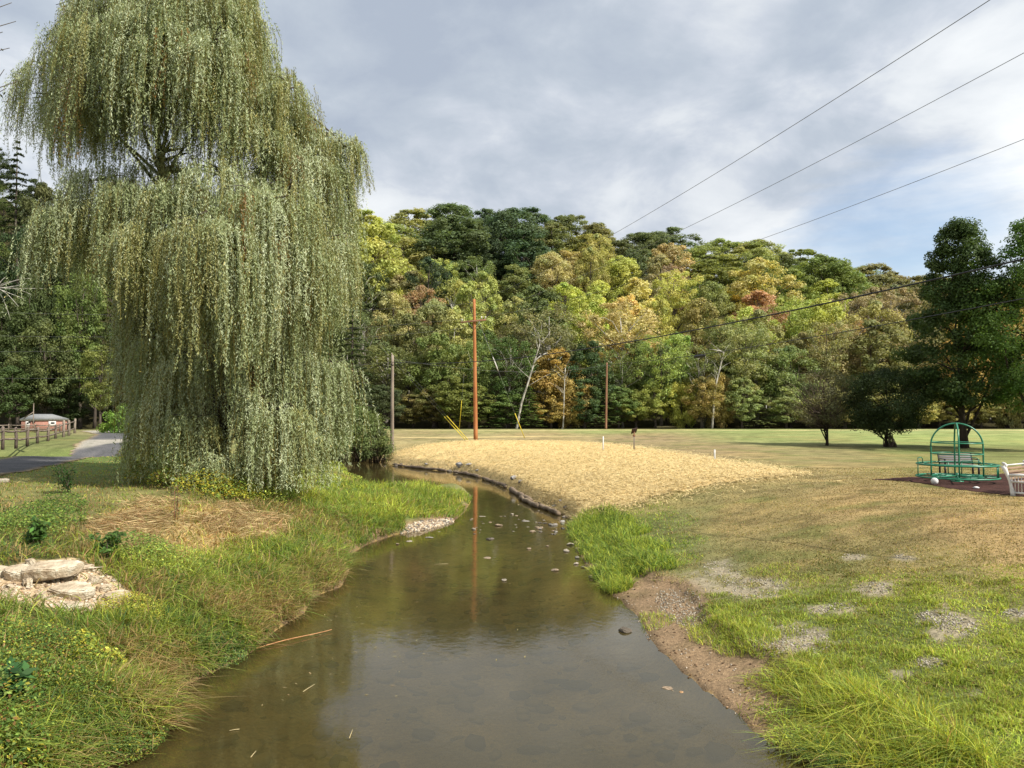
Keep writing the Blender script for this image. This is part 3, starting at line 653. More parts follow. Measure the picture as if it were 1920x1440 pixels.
weeds('leafy_weeds', 'small leaved green and yellowing weeds matted over the near left bank', [
    (80,1230,.7,.35,3500,.035,WD),(150,1250,.6,.35,3000,.035,WD),(40,1300,.6,.4,3000,.04,WD),(130,1330,.6,.35,3000,.035,WD),(210,1330,.5,.3,2200,.035,WD),(90,1400,.6,.35,3000,.035,WD),(180,1390,.5,.3,2600,.03,WD),(250,1370,.4,.25,1500,.03,WD),(20,1220,.7,.4,3000,.035,WD),(240,1420,.35,.2,1200,.03,WD),(30,1440,.5,.4,2200,.05,WD),(-20,1350,.6,.5,2600,.05,WD),
    (250,1155,.55,.3,2200,.03,[(G_YEL, 4), (G_LIME, 3)]),(280,1175,.5,.25,1600,.03,[(G_YEL, 4), (G_LIME, 3)]),(320,1060,.9,.35,2500,.045,[(G_GREEN, 4), (G_LIME, 2)]),(260,1040,.7,.4,1800,.05,[(G_GREEN, 4), (G_DARK, 2)]),
    (210,1265,.25,.3,300,.06,[(G_LIME, 4), (G_YEL, 4)]),(160,1240,.2,.35,220,.07,[(G_LIME, 4), (G_YEL, 2)]),(410,1225,.45,.15,1800,.03,[(G_BLUE, 4), (G_GREEN, 3)]),(360,1235,.4,.15,1200,.03,[(G_GREEN, 4)]),
    (75,985,.9,.5,2000,.06,[(G_DARK, 4), (G_GREEN, 3)]),(115,960,.6,.5,1000,.06,[(G_DARK, 4), (G_GREEN, 2)]),(30,1000,.9,.4,1600,.06,[(G_GREEN, 3), (G_DARK, 2)]),(700,960,1.1,.3,1500,.05,[(G_GREEN, 3), (G_LIME, 2)]),(640,970,1.0,.3,1500,.05,[(G_GREEN, 3), (G_BROWN, 1)]),(1490,1400,.35,.15,700,.03,[(G_GREEN, 3), (G_LIME, 2)]),(1470,1360,.25,.12,400,.03,[(G_GREEN, 3)])], 51)

# ------------------------------------------------------------------ trees
def blob_leaves(rng, centres, radii, n_each, L, asp=.6, flat=.75, tone=(.62, 1.25), up=.5):
    P = []; N = []; C = []
    for c, r in zip(centres, radii):
        n = int(n_each); d = rng.normal(0, 1, (n, 3)); d /= np.linalg.norm(d, axis=1)[:, None]
        q = rng.random(n)**.45; p = d*q[:, None]*r; p[:, 2] *= flat
        P.append(p+c); N.append(d*.9+np.array([0, 0, up])+rng.normal(0, .45, (n, 3)))
        b = rng.uniform(.86, 1.14); hue = np.array([1+rng.normal(0, .05), 1, 1+rng.normal(0, .05)])
        C.append(rng.uniform(tone[0], tone[1], (n, 1))*b*hue*np.ones((n, 3)))
    P = np.concatenate(P); N = np.concatenate(N); C = np.concatenate(C); n = len(P)
    l = L*rng.uniform(.65, 1.35, n)
    return leaves(P, N, rng.normal(0, 1, (n, 3)), l, l*asp, C)
def limb(m, rng, a, b, r0, r1, k=5, bend=.12, n=6):
    a = np.array(a, float); b = np.array(b, float); t = np.linspace(0, 1, k)[:, None]
    L = np.linalg.norm(b-a); P = a+(b-a)*t+np.sin(t*math.pi)*rng.normal(0, bend*L, 3)+np.array([0, 0, 1.])*np.sin(t*math.pi)*L*.06
    m.tube(P, np.linspace(r0, r1, k), n); return P
def broadleaf(seed, h, w, base=.18, shape='round', clumps=70, per=130, L=.3, cr=.17, trunk=.2, open_=0.0, squash=.75):
    """a trunk mesh and a crown mesh with base at the origin"""
    rng = np.random.default_rng(seed); cs = []; rs = []; z0 = h*base; hc = h-z0
    tries = 0
    while len(cs) < clumps and tries < 20000:
        tries += 1; u = rng.random(); a = rng.uniform(0, 2*math.pi)
        if shape == 'round': prof = math.sqrt(max(0, 1-(2*u-0.95)**2))**.8
        elif shape == 'oval': prof = math.sin(math.pi*min(1, u*.93+.06))**.6
        elif shape == 'egg': prof = (1-u)**.55*min(1, u*4+.45)
        elif shape == 'cone': prof = (1-u)**.85+.05
        elif shape == 'flat': prof = .55+.45*math.sin(math.pi*u)
        else: prof = (u**.5)*.9+.1 if u < .75 else math.sqrt(max(0.0, 1-((u-.72)/.29)**2))*.95
        lob = 1+.22*math.sin(2*a+seed)+.14*math.sin(3*a+seed*2+u*5)
        q = rng.uniform(.55, 1)**.6 if rng.random() < .8 else rng.uniform(0, .6)
        r = w/2*prof*lob*q*(1-cr*.8); c = np.array([r*math.cos(a), r*math.sin(a), z0+hc*(.06+.86*u)])
        if open_ and any(np.linalg.norm(c-o) < open_ for o in cs): continue
        cs.append(c); rs.append(w*cr*rng.uniform(.6, 1.25)*(.65+.35*prof))
    V, Q, C = blob_leaves(rng, cs, rs, per, L, flat=squash)
    # loose sprigs outside the clumps for a broken outline
    crown = npmesh('crown', V, Q, None, C)
    m = MB(); top = np.array([rng.normal(0, w*.03), rng.normal(0, w*.03), h*.86])
    k = 9; t = np.linspace(0, 1, k)[:, None]; P = top*t; P[:, 0] += np.sin(t[:, 0]*5+seed)*w*.015; P[:, 1] += np.cos(t[:, 0]*4+seed)*w*.015-w*.015
    rad = trunk*(1-t[:, 0])**.8+trunk*.12; rad[0] *= 1.45; m.tube(P, rad, 8)
    for c in sorted(cs, key=lambda c: rng.random())[:26]:
        zz = max(z0*.75, min(c[2]-w*.12, h*.8)*rng.uniform(.6, .95)); i = zz/h/.86
        a = np.array([np.interp(i, t[:, 0], P[:, 0]), np.interp(i, t[:, 0], P[:, 1]), zz])
        limb(m, rng, a, c, trunk*(.42*(1-i)+.12), trunk*.06)
    mb = npmesh('trunk', np.concatenate(m.V), np.concatenate(m.Q), np.concatenate(m.T), np.concatenate(m.C), True)
    return mb, crown
def conifer(seed, h, w, layers=22, L=.3, per=60, droop=.12):
    rng = np.random.default_rng(seed); m = MB(); m.tube([[0, 0, -.2], [0, 0, h*.5], [0, 0, h]], [h*.016, h*.01, .02], 8)
    Ps = []; Ns = []
    for i in range(layers):
        u = .08+.92*i/layers; r = w/2*(1-u)**.8*rng.uniform(.8, 1.15)+.15; nb = 7
        for b in range(nb):
            a = rng.uniform(0, 2*math.pi); rr = r*rng.uniform(.7, 1.1); d = np.array([math.cos(a), math.sin(a), 0])
            z = h*u; m.tube([[0, 0, z], d*rr*.5+[0, 0, z+.03*rr], d*rr+[0, 0, z-droop*rr]], [.05, .03, .01], 4, cap=False)
            n = int(per*rr/(w/2)*1.2)+12; t = rng.random(n)**.7; side = np.array([-d[1], d[0], 0])
            p = d*(t*rr)[:, None]+side*(rng.normal(0, .2, n)*rr*(1.1-t))[:, None]; p[:, 2] += z-droop*rr*t**2+rng.normal(0, .05, n)
            Ps.append(p); Ns.append(np.stack([rng.normal(0, .35, n), rng.normal(0, .35, n), np.ones(n)], 1))
    P = np.concatenate(Ps); n = len(P); C = rng.uniform(.6, 1.25, (n, 1))*np.ones((n, 3)); l = L*rng.uniform(.6, 1.3, n)
    V, Q, C = leaves(P, np.concatenate(Ns), rng.normal(0, 1, (n, 3))*[1, 1, .3], l, l*.55, C)
    mb = npmesh('trunk', np.concatenate(m.V), np.concatenate(m.Q), np.concatenate(m.T) if m.T else None, np.concatenate(m.C), True)
    return mb, npmesh('crown', V, Q, None, C)
PROTO = {}
def protos():
    # all at unit height 16 m; scaled where they stand
    for i in range(4): PROTO['round%d' % i] = (broadleaf(100+i, 16, 10, .16, 'round', 90, 150, .36, .125, .26), 16, 10)
    for i in range(3): PROTO['oval%d' % i] = (broadleaf(200+i, 16, 7.5, .12, 'oval', 85, 140, .34, .14, .22), 16, 7.5)
    for i in range(3): PROTO['vase%d' % i] = (broadleaf(300+i, 16, 9, .2, 'vase', 70, 120, .30, .12, .22, open_=.9), 16, 9)
    for i in range(2): PROTO['airy%d' % i] = (broadleaf(400+i, 16, 9, .22, 'vase', 48, 95, .27, .13, .2, open_=1.3), 16, 9)
    for i in range(2): PROTO['low%d' % i] = (broadleaf(500+i, 16, 22, .0, 'flat', 90, 150, .7, .12, .3), 16, 22)
    for i in range(2): PROTO['conifer%d' % i] = (conifer(600+i, 16, 7.5), 16, 7.5)
    for (mt, mc), h, w in PROTO.values():
        mt.materials.append(M_BARK); mc.materials.append(M_LEAF)
protos()
MT_PALE = {k: v[0][0].copy() for k, v in PROTO.items() if k[:4] in ('vase', 'airy')}
for m in MT_PALE.values(): m.materials[0] = M_PALEBARK
used_labels = set()
def plant(kind, x, y, h, w, col, label, cat='tree', group=None, name=None, rng=random, pale=False, z=None, trunkcol=(1, 1, 1)):
    (mt, mc), ph, pw = PROTO[kind]; z = Hs(x, y) if z is None else z
    assert label not in used_labels, label
    used_labels.add(label)
    nm = name or ('conifer_tree' if kind.startswith('con') else 'broadleaf_tree')
    o = empty(nm, (x, y, z-.1), label, cat, group, rng.uniform(0, 6.28)); o.scale = (w/pw, w/pw, h/ph)
    if pale and kind in MT_PALE: mt = MT_PALE[kind]
    t = link('trunk', mt, None, o); t.color = (*trunkcol, 1); c = link('crown', mc, None, o); c.color = (*col, 1); return o
# colours seen across the wood: px, py, rgb
def mute(c):
    c = np.asarray(c, float); l = c.mean(-1, keepdims=True); return l*(c/l)**.64*[1.03, 1, .97]
FC = [(700,450,(150,160,62)),(700,540,(70,84,40)),(690,620,(82,96,48)),(640,700,(80,92,46)),(680,790,(62,76,40)),
 (760,420,(128,134,66)),(770,540,(136,124,72)),(740,500,(128,130,60)),(760,610,(128,130,70)),(770,690,(92,102,48)),(790,760,(110,104,50)),
 (840,430,(80,100,52)),(800,480,(72,90,48)),(880,490,(90,106,46)),(850,560,(140,148,66)),(860,640,(136,140,66)),(850,720,(92,112,44)),(850,780,(92,104,38)),
 (960,430,(66,92,54)),(940,490,(62,82,46)),(970,550,(100,116,54)),(940,610,(142,142,70)),(940,700,(70,96,38)),(940,770,(82,112,42)),
 (1040,470,(150,140,78)),(1050,420,(98,108,56)),(1070,540,(150,162,54)),(1040,620,(112,118,66)),(1020,700,(96,100,58)),(1050,750,(140,118,50)),
 (1110,460,(136,138,62)),(1100,420,(110,112,58)),(1120,540,(150,158,58)),(1170,620,(182,154,82)),(1150,680,(150,134,72)),(1120,750,(58,80,38)),(1140,780,(80,104,44)),
 (1200,460,(84,98,54)),(1180,520,(146,152,60)),(1190,590,(176,160,80)),(1190,760,(120,130,48)),(1180,700,(96,112,48)),
 (1260,500,(146,132,80)),(1240,560,(150,154,62)),(1250,650,(112,136,56)),(1250,720,(112,140,52)),(1280,770,(142,146,50)),
 (1310,480,(112,126,54)),(1310,560,(106,118,52)),(1330,620,(128,126,62)),(1340,700,(96,104,46)),(1350,770,(128,112,52)),
 (1390,450,(118,130,60)),(1420,520,(190,166,56)),(1380,600,(142,152,60)),(1400,660,(112,120,62)),(1420,740,(108,124,62)),
 (1480,470,(84,100,54)),(1500,500,(104,124,48)),(1430,575,(168,124,84)),(1480,600,(130,142,54)),(1470,700,(108,122,58)),
 (1560,500,(106,124,50)),(1540,560,(142,156,56)),(1560,640,(140,124,76)),(1520,690,(120,116,62)),
 (1640,510,(118,114,66)),(1620,570,(130,112,74)),(1600,640,(138,120,72)),(1650,620,(132,130,66)),(1650,700,(110,110,56)),
 (1720,530,(112,110,64)),(1720,650,(100,96,50)),(1800,560,(120,110,56)),(1860,640,(150,120,52)),(1900,700,(150,124,56)),(1750,780,(140,136,66)),(1900,780,(120,116,56))]
FCA = np.array([(a[0], a[1]) for a in FC], float); FCC = np.array([srgb(*a[2], k=2.05) for a in FC]); FCC = mute(FCC)
COLNAME = [((66,90,50),'dark green'),((105,122,52),'mid green'),((140,155,58),'yellow-green'),((186,165,60),'golden yellow'),((180,125,60),'rusty orange'),((150,135,78),'olive tan'),((120,115,64),'dull olive'),((165,122,82),'brownish pink')]
CNV = mute(np.array([srgb(*a, k=1.7) for a, _ in COLNAME]))
def colour_word(c): 
    q = np.sqrt(np.clip(c, 0, 1)); return COLNAME[int(np.argmin(((np.sqrt(CNV)-q)**2).sum(1)))][1]
LAND = [(620,'just right of the willow'),(700,'behind the short grey pole'),(790,'left of the tall orange pole'),(865,'behind the tall orange pole'),(930,'behind the guy wire'),(1010,'right of the guy wire'),(1085,'left of the thin brown pole'),(1145,'right of the thin brown pole'),(1215,'above the dark sign'),(1290,'between the sign and right marker'),(1370,'above the right marker post'),(1450,'left of the small bare tree'),(1530,'behind the small bare tree'),(1610,'behind the dark round tree'),(1700,'left of the tall dark tree'),(1780,'behind the tall dark tree'),(1860,'at the right end of the wood')]
ROWN = ['in the front row','in the second row','low on the hillside','on the lower slope','halfway up the hillside','high on the hillside','just below the ridge','on the skyline ridge']
ROWS = [(110,14.5),(118,16.0),(136,17),(158,17.5),(184,18),(212,18),(240,18),(266,17.5)]
def wood():
    rng = random.Random(7)
    for r, (d, h) in enumerate(ROWS):
        for i, (lx, words) in enumerate(LAND):
            nxt = LAND[i+1][0] if i+1 < len(LAND) else 1950
            wpx = nxt-lx; px = lx+wpx*(.5+.24*(rng.random()-.5)+(.22 if r % 2 else -.14)); Y = d+rng.uniform(-4, 4)
            if r == 0: Y = d+rng.uniform(-1.0, 3.5)
            x = (px-960)/1440*Y; hh = h*rng.uniform(.84, 1.16); zt = Hs(x, Y)+hh
            if r == 7: # the ridge outline as photographed
                pass
            py = 770-(zt-CAM_Z)*1440/Y; pyc = py+(22 if r > 4 else 45 if r > 1 else 85)
            k = int(np.argmin(((FCA-[px, pyc])**2*[1, 1.3]).sum(1))); base = FCC[k]*(0.9+.2*rng.random())
            c = np.clip(base*np.array([1+rng.uniform(-.07, .07), 1, 1]), 0.01, .9)
            w = wpx/1440*Y*rng.uniform(1.05, 1.4) if r else wpx/1440*Y*rng.uniform(1.2, 1.6)
            w = max(w, hh*.42)*(1.22 if r > 4 else 1.0)
            kind = rng.choice(['round0', 'round1', 'round2', 'round3', 'oval0', 'oval1', 'oval2', 'vase0', 'vase1', 'vase2'])
            if r > 4: kind = rng.choice(['round0', 'round1', 'round2', 'round3', 'oval0', 'oval1'])
            if r <= 1 and rng.random() < .3: kind = rng.choice(['airy0', 'airy1'])
            word = colour_word(base)
            label = f'{word} tree {words} {ROWN[r]}'
            plant(kind, x, Y, hh, w, c, label, 'tree', 'broadleaf trees of the wooded hill', rng=rng, pale=rng.random() < .5)
    # saplings and low bushy trees that close the foot of the wood
    for i, (lx, words) in enumerate(LAND):
        nxt = LAND[i+1][0] if i+1 < len(LAND) else 1950
        for j, side in enumerate(('left', 'right')):
            px = lx+(nxt-lx)*(.25+.5*j)+rng.uniform(-8, 8); Y = 107.5+rng.uniform(-1, 2); x = (px-960)/1440*Y
            hh = rng.uniform(4.5, 8.5)
            k = int(np.argmin(((FCA-[px, 765])**2).sum(1))); c = FCC[k]*rng.uniform(1.0, 1.3)
            kind = rng.choice(['oval0', 'oval1', 'round1', 'low0', 'low1', 'conifer0']) if c[1] > c[0]*1.15 else rng.choice(['oval0', 'oval1', 'round1', 'low0', 'round3'])
            plant(kind, x, Y, hh, rng.uniform(4.5, 7), c, f'low {"hemlock" if kind[:3]=="con" else colour_word(c)+" tree"} {words}, {side} of two', 'tree', 'small trees at the foot of the wood', name='understorey_tree', rng=rng)
wood()
# ---- trees on the left, beyond the drive
def left_wood():
    rng = random.Random(17); DG = (62, 82, 36); MG = (88, 108, 42); LG = (118, 128, 52)  # darker greens put the shade on these crowns into the leaf colour
    cols = [(-110,'left of the brick hut'),(-30,'at the left edge of the wood'),(45,'behind the brick hut'),(115,'behind the end of the rail fence'),(185,'behind the bend of the drive'),(265,'behind the left curtain of the willow'),(350,'behind the middle of the willow'),(440,'behind the willow trunk'),(530,'behind the right half of the willow'),(600,'behind the right edge of the willow')]
    for r, (d, h) in enumerate(ROWS):
        if r in (4, 6): continue
        for i, (cx, words) in enumerate(cols):
            if cx > 230 and r in (3, 5): continue
            px = cx+rng.uniform(-16, 16)+(20 if r % 2 else -12); Y = d+rng.uniform(-3, 3)+2; x = (px-960)/1440*Y; hh = h*rng.uniform(.95, 1.3)+(2 if r < 3 else 0)
            c = mute(srgb(*rng.choice([DG, DG, MG, (72, 92, 38)]), k=1.45) if cx < 300 else srgb(*rng.choice([DG, MG, (96, 110, 48)]), k=1.6))
            kind = rng.choice(['round0', 'round2', 'oval0', 'oval1', 'vase1', 'vase2', 'conifer0' if cx < 250 else 'round1'])
            w = (6.2 if r < 3 else 9)*rng.uniform(1, 1.35)
            kw = 'hemlock' if kind[:3] == 'con' else colour_word(c)+' tree'
            plant(kind, x, Y, hh, w, c, f'{kw} {words}, {ROWN[r]}', 'tree', 'trees on the left behind the drive', rng=rng)
    def top(px, pt, Y): 
        x = (px-960)/1440*Y; return x, Y, CAM_Z+(770-pt)*Y/1440-Hs(x, Y)
    for px, pt, Y, w, kind, c, lab in [
        (22,248,190,12,'conifer1',(52,72,34),'tall dark pine that stands above all others at the left edge'),
        (-40,262,200,13,'conifer0',(56,74,34),'dark pine cut by the left edge behind the tallest pine'),
        (75,325,175,12,'round1',(84,92,42),'broad olive green tree below and right of the tallest pine'),
        (30,400,130,10,'vase0',(50,74,34),'deep green layered tree high behind the dead branches'),
        (150,490,108,9,'vase1',(92,116,42),'bright mid green tree between the rail fence and the willow'),
        (85,585,104,8,'round3',(92,106,48),'pale olive leaved tree above the brick hut'),
        (190,640,101,6.4,'vase2',(112,124,48),'yellowing tree with bare trunk at the bend of the drive'),
        (20,680,101,7.5,'round0',(70,96,40),'dark rounded tree left of the brick hut'),
        (130,700,104,6,'oval2',(58,80,34),'low dark tree behind the corner post of the rail fence')]:
        x, Y, hh = top(px, pt, Y); plant(kind, x, Y, hh, w, mute(srgb(*c, k=1.6)), lab, 'tree', rng=rng, name='conifer_tree' if 'pine' in lab else None)
left_wood()
# trees that give the wooded hill its character
def hero_trees():
    rng = random.Random(5)
    for px, pt, Y, wpx, kind, c, lab, pale in [
        (962,382,222,135,'round0',(74,100,60),'largest dark green round crowned tree on the skyline above the tall orange pole',False),
        (850,394,214,160,'round2',(84,106,58),'wide dark green tree on the skyline left of the largest dark crown',False),
        (700,400,176,130,'round1',(160,170,66),'bright yellow-green tree on the slope right of the willow top',False),
        (800,470,160,90,'round3',(58,80,42),'compact dark green tree below the wide dark crown',False),
        (1010,520,128,110,'oval1',(96,114,56),'narrow mid green tree left of centre, above the leaning pale trunk',False),
        (1170,556,113,150,'vase1',(176,158,92),'golden tan tree with the broadest crown in the front row',True),
        (1022,560,110,140,'airy0',(118,120,68),'grey-green thin leaved tree with a leaning pale trunk',True),
        (1425,474,178,120,'round2',(176,168,84),'brightest golden yellow tree on the right slope',False),
        (1260,486,190,62,'round1',(160,134,100),'rust coloured round tree high on the slope',False),
        (790,525,150,80,'round3',(160,122,78),'rusty orange tree on the slope above the short grey pole',False),
        (1432,566,140,105,'vase2',(176,128,92),'pinkish brown tree on the right slope below the golden one',False),
        (1600,592,118,150,'airy1',(140,116,70),'wide brown thin leaved tree behind the small bare tree',True),
        (1100,430,226,90,'oval0',(150,150,66),'yellowish oval tree near the skyline left of the wires',False),
        (1545,470,190,120,'round0',(104,126,50),'broad fresh green tree on the right slope near the ridge',False),
        (1510,550,145,120,'vase0',(146,160,58),'lime green spreading tree on the right slope with pale branches',True),
        (1250,640,107,70,'oval2',(108,132,64),'bright green narrow tree in the front row right of the thin brown pole',True),
        (1285,705,107,70,'round3',(152,152,54),'low yellow-green bushy tree right of the dark sign',False),
        (1355,740,108,44,'oval1',(170,120,62),'small bright orange tree at the foot of the wood',False),
        (1062,715,108,46,'round2',(142,124,68),'small golden orange tree at the foot of the wood near the guy wire',False),
        (660,560,88,110,'conifer1',(56,78,38),'dark evergreen beside the right edge of the willow',False),
        (1420,640,108,130,'vase1',(108,128,68),'wide grey-green tree of the front row left of the small bare tree',True)]:
        if 100 < Y < 114: Y += 5.5
        x = (px-960)/1440*Y; hh = CAM_Z+(770-pt)*Y/1440-Hs(x, Y); w = wpx*Y/1440*1.08
        if px == 660: hh = min(hh, 16)
        q = srgb(*c, k=1.6); q = mute(q); plant(kind, x, Y, hh, w, q, lab, 'tree', rng=rng, pale=pale, name='conifer_tree' if 'evergreen' in lab else None)
hero_trees()
def pale_stems():
    rng = np.random.default_rng(3)
    for lab, pts, r0 in [
        ('pale leaning forked tree trunk at the wood edge right of the guy wire', [(970,798),(978,755),(992,712),(1004,672),(1012,645)], .20),
        ('white bare sycamore stem above the right marker post', [(1338,762),(1342,722),(1350,690),(1357,662)], .17),
        ('white dead snag with bare twigs left of the tall orange pole', [(852,668),(851,640),(853,605),(846,570)], .13),
        ('grey straight trunk between guy wire and thin brown pole', [(1056,800),(1057,770),(1058,730),(1060,690)], .13),
        ('pale crooked stem behind the short grey pole', [(768,668),(775,645),(788,625)], .12),
        ('white bare stem on the slope left of the tall dark tree', [(1532,690),(1534,665),(1524,648),(1508,640)], .12)]:
        Y = 128 if ('snag' in lab or 'crooked' in lab or 'slope' in lab) else 105.4; m = MB()
        P = np.array([Pd(a, b, Y) for a, b in pts]); g0 = P[0].copy(); g0[2] = Hs(g0[0], g0[1])-.2
        if g0[2] < P[0][2]-.4: P = np.vstack([[g0[0]-.2, g0[1]+.3, g0[2]], P])
        P = P[0]+(P-P[0]); o = empty('bare_tree', tuple(P[0]), lab, 'tree'); Q = P-P[0]
        t = np.linspace(0, 1, 14); s = np.linspace(0, 1, len(Q)); C = np.stack([np.interp(t, s, Q[:, k]) for k in range(3)], 1)
        m.tube(C, np.linspace(r0, r0*.35, 14), 7); m.build('trunk', M_PALEBARK, o, True)
        b = MB()
        for k in range(12):
            i = rng.integers(7, 14); a = C[min(i, 13)]; L = rng.uniform(1.0, 2.6)
            limb(b, rng, a, a+np.array([rng.normal(0, .45), rng.normal(0, .4), rng.uniform(.6, 1.1)])*L, r0*.22, .012, 5, .06, 5)
        if 'leaning' in lab:
            a = Pd(1000, 684, Y)-P[0]; limb(b, rng, a, Pd(1027, 661, Y)-P[0], .13, .05, 6, .1)
        if 'sycamore' in lab:
            a = C[-1]; limb(b, rng, a, Pd(1330, 655, Y)-P[0], .12, .04, 6, .1)
        b.build('branches', M_PALEBARK, o, True)
pale_stems()

# ---- the four trees standing on the lawn
def own_tree(name, px, pyb, h, w, col, label, shape, base, clumps, per, L, cr, trunk, seed, open_=0., forks=0, squash=.75, crown_off=0., tcol=(.55, .5, .45)):
    p = Pz(px, pyb, 0.0); mt, mc = broadleaf(seed, h, w, base, shape, clumps, per, L, cr, trunk, open_, squash)
    o = empty(name, (p[0], p[1], Hs(p[0], p[1])-.05), label, 'tree')
    mt.materials.append(M_BARK); mc.materials.append(M_LEAF); t = link('trunk', mt, None, o); t.color = (*tcol, 1)
    c = link('crown', mc, None, o); c.color = (*srgb(*col, k=1.6), 1)
    if forks:
        rng = np.random.default_rng(seed); m = MB()
        for k in range(forks):
            a = rng.uniform(0, 6.28); rr = w*.3; limb(m, rng, (0, 0, .35+.2*k*.5), (rr*math.cos(a), rr*.5*math.sin(a), h*base+h*.28), trunk*.55, trunk*.18, 6, .08, 7)
        f = link('limbs', npmesh('limbs', np.concatenate(m.V), np.concatenate(m.Q), np.concatenate(m.T), None, True), M_BARK, o); f.color = (*tcol, 1)
    return o
own_tree('shade_tree', 1806, 840, 16.6, 8.6, (62, 78, 40), 'tallest dark green shade tree on the lawn behind the green merry-go-round', 'egg', .13, 170, 330, .17, .105, .19, 701, .5, 2)  # crown green darkened to look backlit
own_tree('shade_tree', 1965, 846, 16.0, 9.6, (76, 98, 44), 'dark green shade tree cut off by the right edge of the picture', 'oval', .12, 150, 330, .17, .12, .19, 702, .6, 2)  # backlit look is put into this crown colour too
own_tree('shade_tree', 1662, 838, 5.5, 6.9, (46, 58, 30), 'low round very dark green tree on a short forked trunk', 'round', .2, 75, 420, .12, .15, .09, 703, 0, 3)
tA = own_tree('shade_tree', 1550, 835, 5.7, 5.4, (98, 98, 68), 'small thinning tree with bare grey twigs left of the dark round tree', 'round', .22, 42, 230, .11, .13, .085, 704, .3, 3)
def twigs(parent, n, r, z0, z1, seed, off=(0, 0)):
    rng = np.random.default_rng(seed); m = MB()
    for k in range(n):
        a = rng.uniform(0, 6.28); q = rng.uniform(.4, 1)*r; z = rng.uniform(z0, z1)
        A = np.array([q*.2*math.cos(a), q*.2*math.sin(a), z0*.7+.2*z]); B = np.array([q*math.cos(a)+off[0], q*math.sin(a)+off[1], z])
        P = limb(m, rng, A, B, .035, .006, 5, .1, 4)
        for j in range(5):
            c = P[rng.integers(1, 5)]; limb(m, rng, c, c+rng.normal(0, 1, 3)*.5+np.array([0, 0, .4]), .009, .003, 3, .1, 3)
    o = link('twigs', npmesh('twigs', np.concatenate(m.V), np.concatenate(m.Q), np.concatenate(m.T), None, True), M_BARK, parent); o.color = (1.5, 1.4, 1.35, 1)
twigs(tA, 90, 2.5, 1.6, 5.4, 9, (-.5, 0))

def bushes():
    rng = np.random.default_rng(77)
    for name, px, Y, zb, r, h, col, lab, n, L in [
        ('riverside_bush',672,60.5,-1.3,2.6,3.9,(92,104,60),'grey-green willow scrub beside the short grey pole at the water',60,.16),
        ('riverside_bush',628,62.5,-1.2,2.6,3.2,(70,86,46),'darker scrub under the right edge of the willow by the water',55,.16),
        ('riverside_bush',705,60.8,-1.5,1.3,2.6,(84,92,56),'small scrub bush right beside the short grey pole base',35,.14),
        ('riverside_bush',590,58.5,-1.2,2.8,2.6,(80,98,48),'green scrub seen below the hanging willow strands',50,.16),
        ('sumac_bush',236,86,-.05,2.6,2.8,(108,134,60),'light green bush with feathery leaves at the bend of the drive',40,.26),
        ('roadside_bush',285,84,-.05,2.2,2.2,(150,150,70),'yellow-green weed bush where the drive meets the willow',40,.2),
        ('lawn_edge_bush',1668,53,-.05,.5,.75,(88,96,52),'tuft of suckers beside the trunk of the dark round tree',8,.09)]:
        x = (px-960)/1440*Y; z = max(zb, Hs(x, Y)) if zb > -1 else zb; cs = []; rs = []
        for k in range(n):
            a = rng.uniform(0, 6.28); u = rng.random(); q = r*(1-u**2.2)**.5*rng.uniform(.5, 1); cs.append(np.array([q*math.cos(a), q*math.sin(a)*.8, .1*h+u*h*.9])); rs.append(r*rng.uniform(.16, .3))
        o = empty(name, (x, Y, z), lab, 'bush'); V, Q, C = blob_leaves(rng, cs, rs, 190, L, .45, 1.0)
        c = link('foliage', npmesh('foliage', V, Q, None, C), M_LEAF, o); c.color = (*srgb(*col, k=1.6), 1)
        m = MB()
        for k in range(22): limb(m, rng, (rng.normal(0, .2), rng.normal(0, .2), -.2), cs[k % n]*[1.1, 1.1, 1.1]+[0, 0, .3], .05, .008, 5, .1, 5)
        s = link('stems', npmesh('stems', np.concatenate(m.V), np.concatenate(m.Q), np.concatenate(m.T), None, True), M_BARK, o); s.color = (1.3, 1.2, 1.1, 1)
bushes()

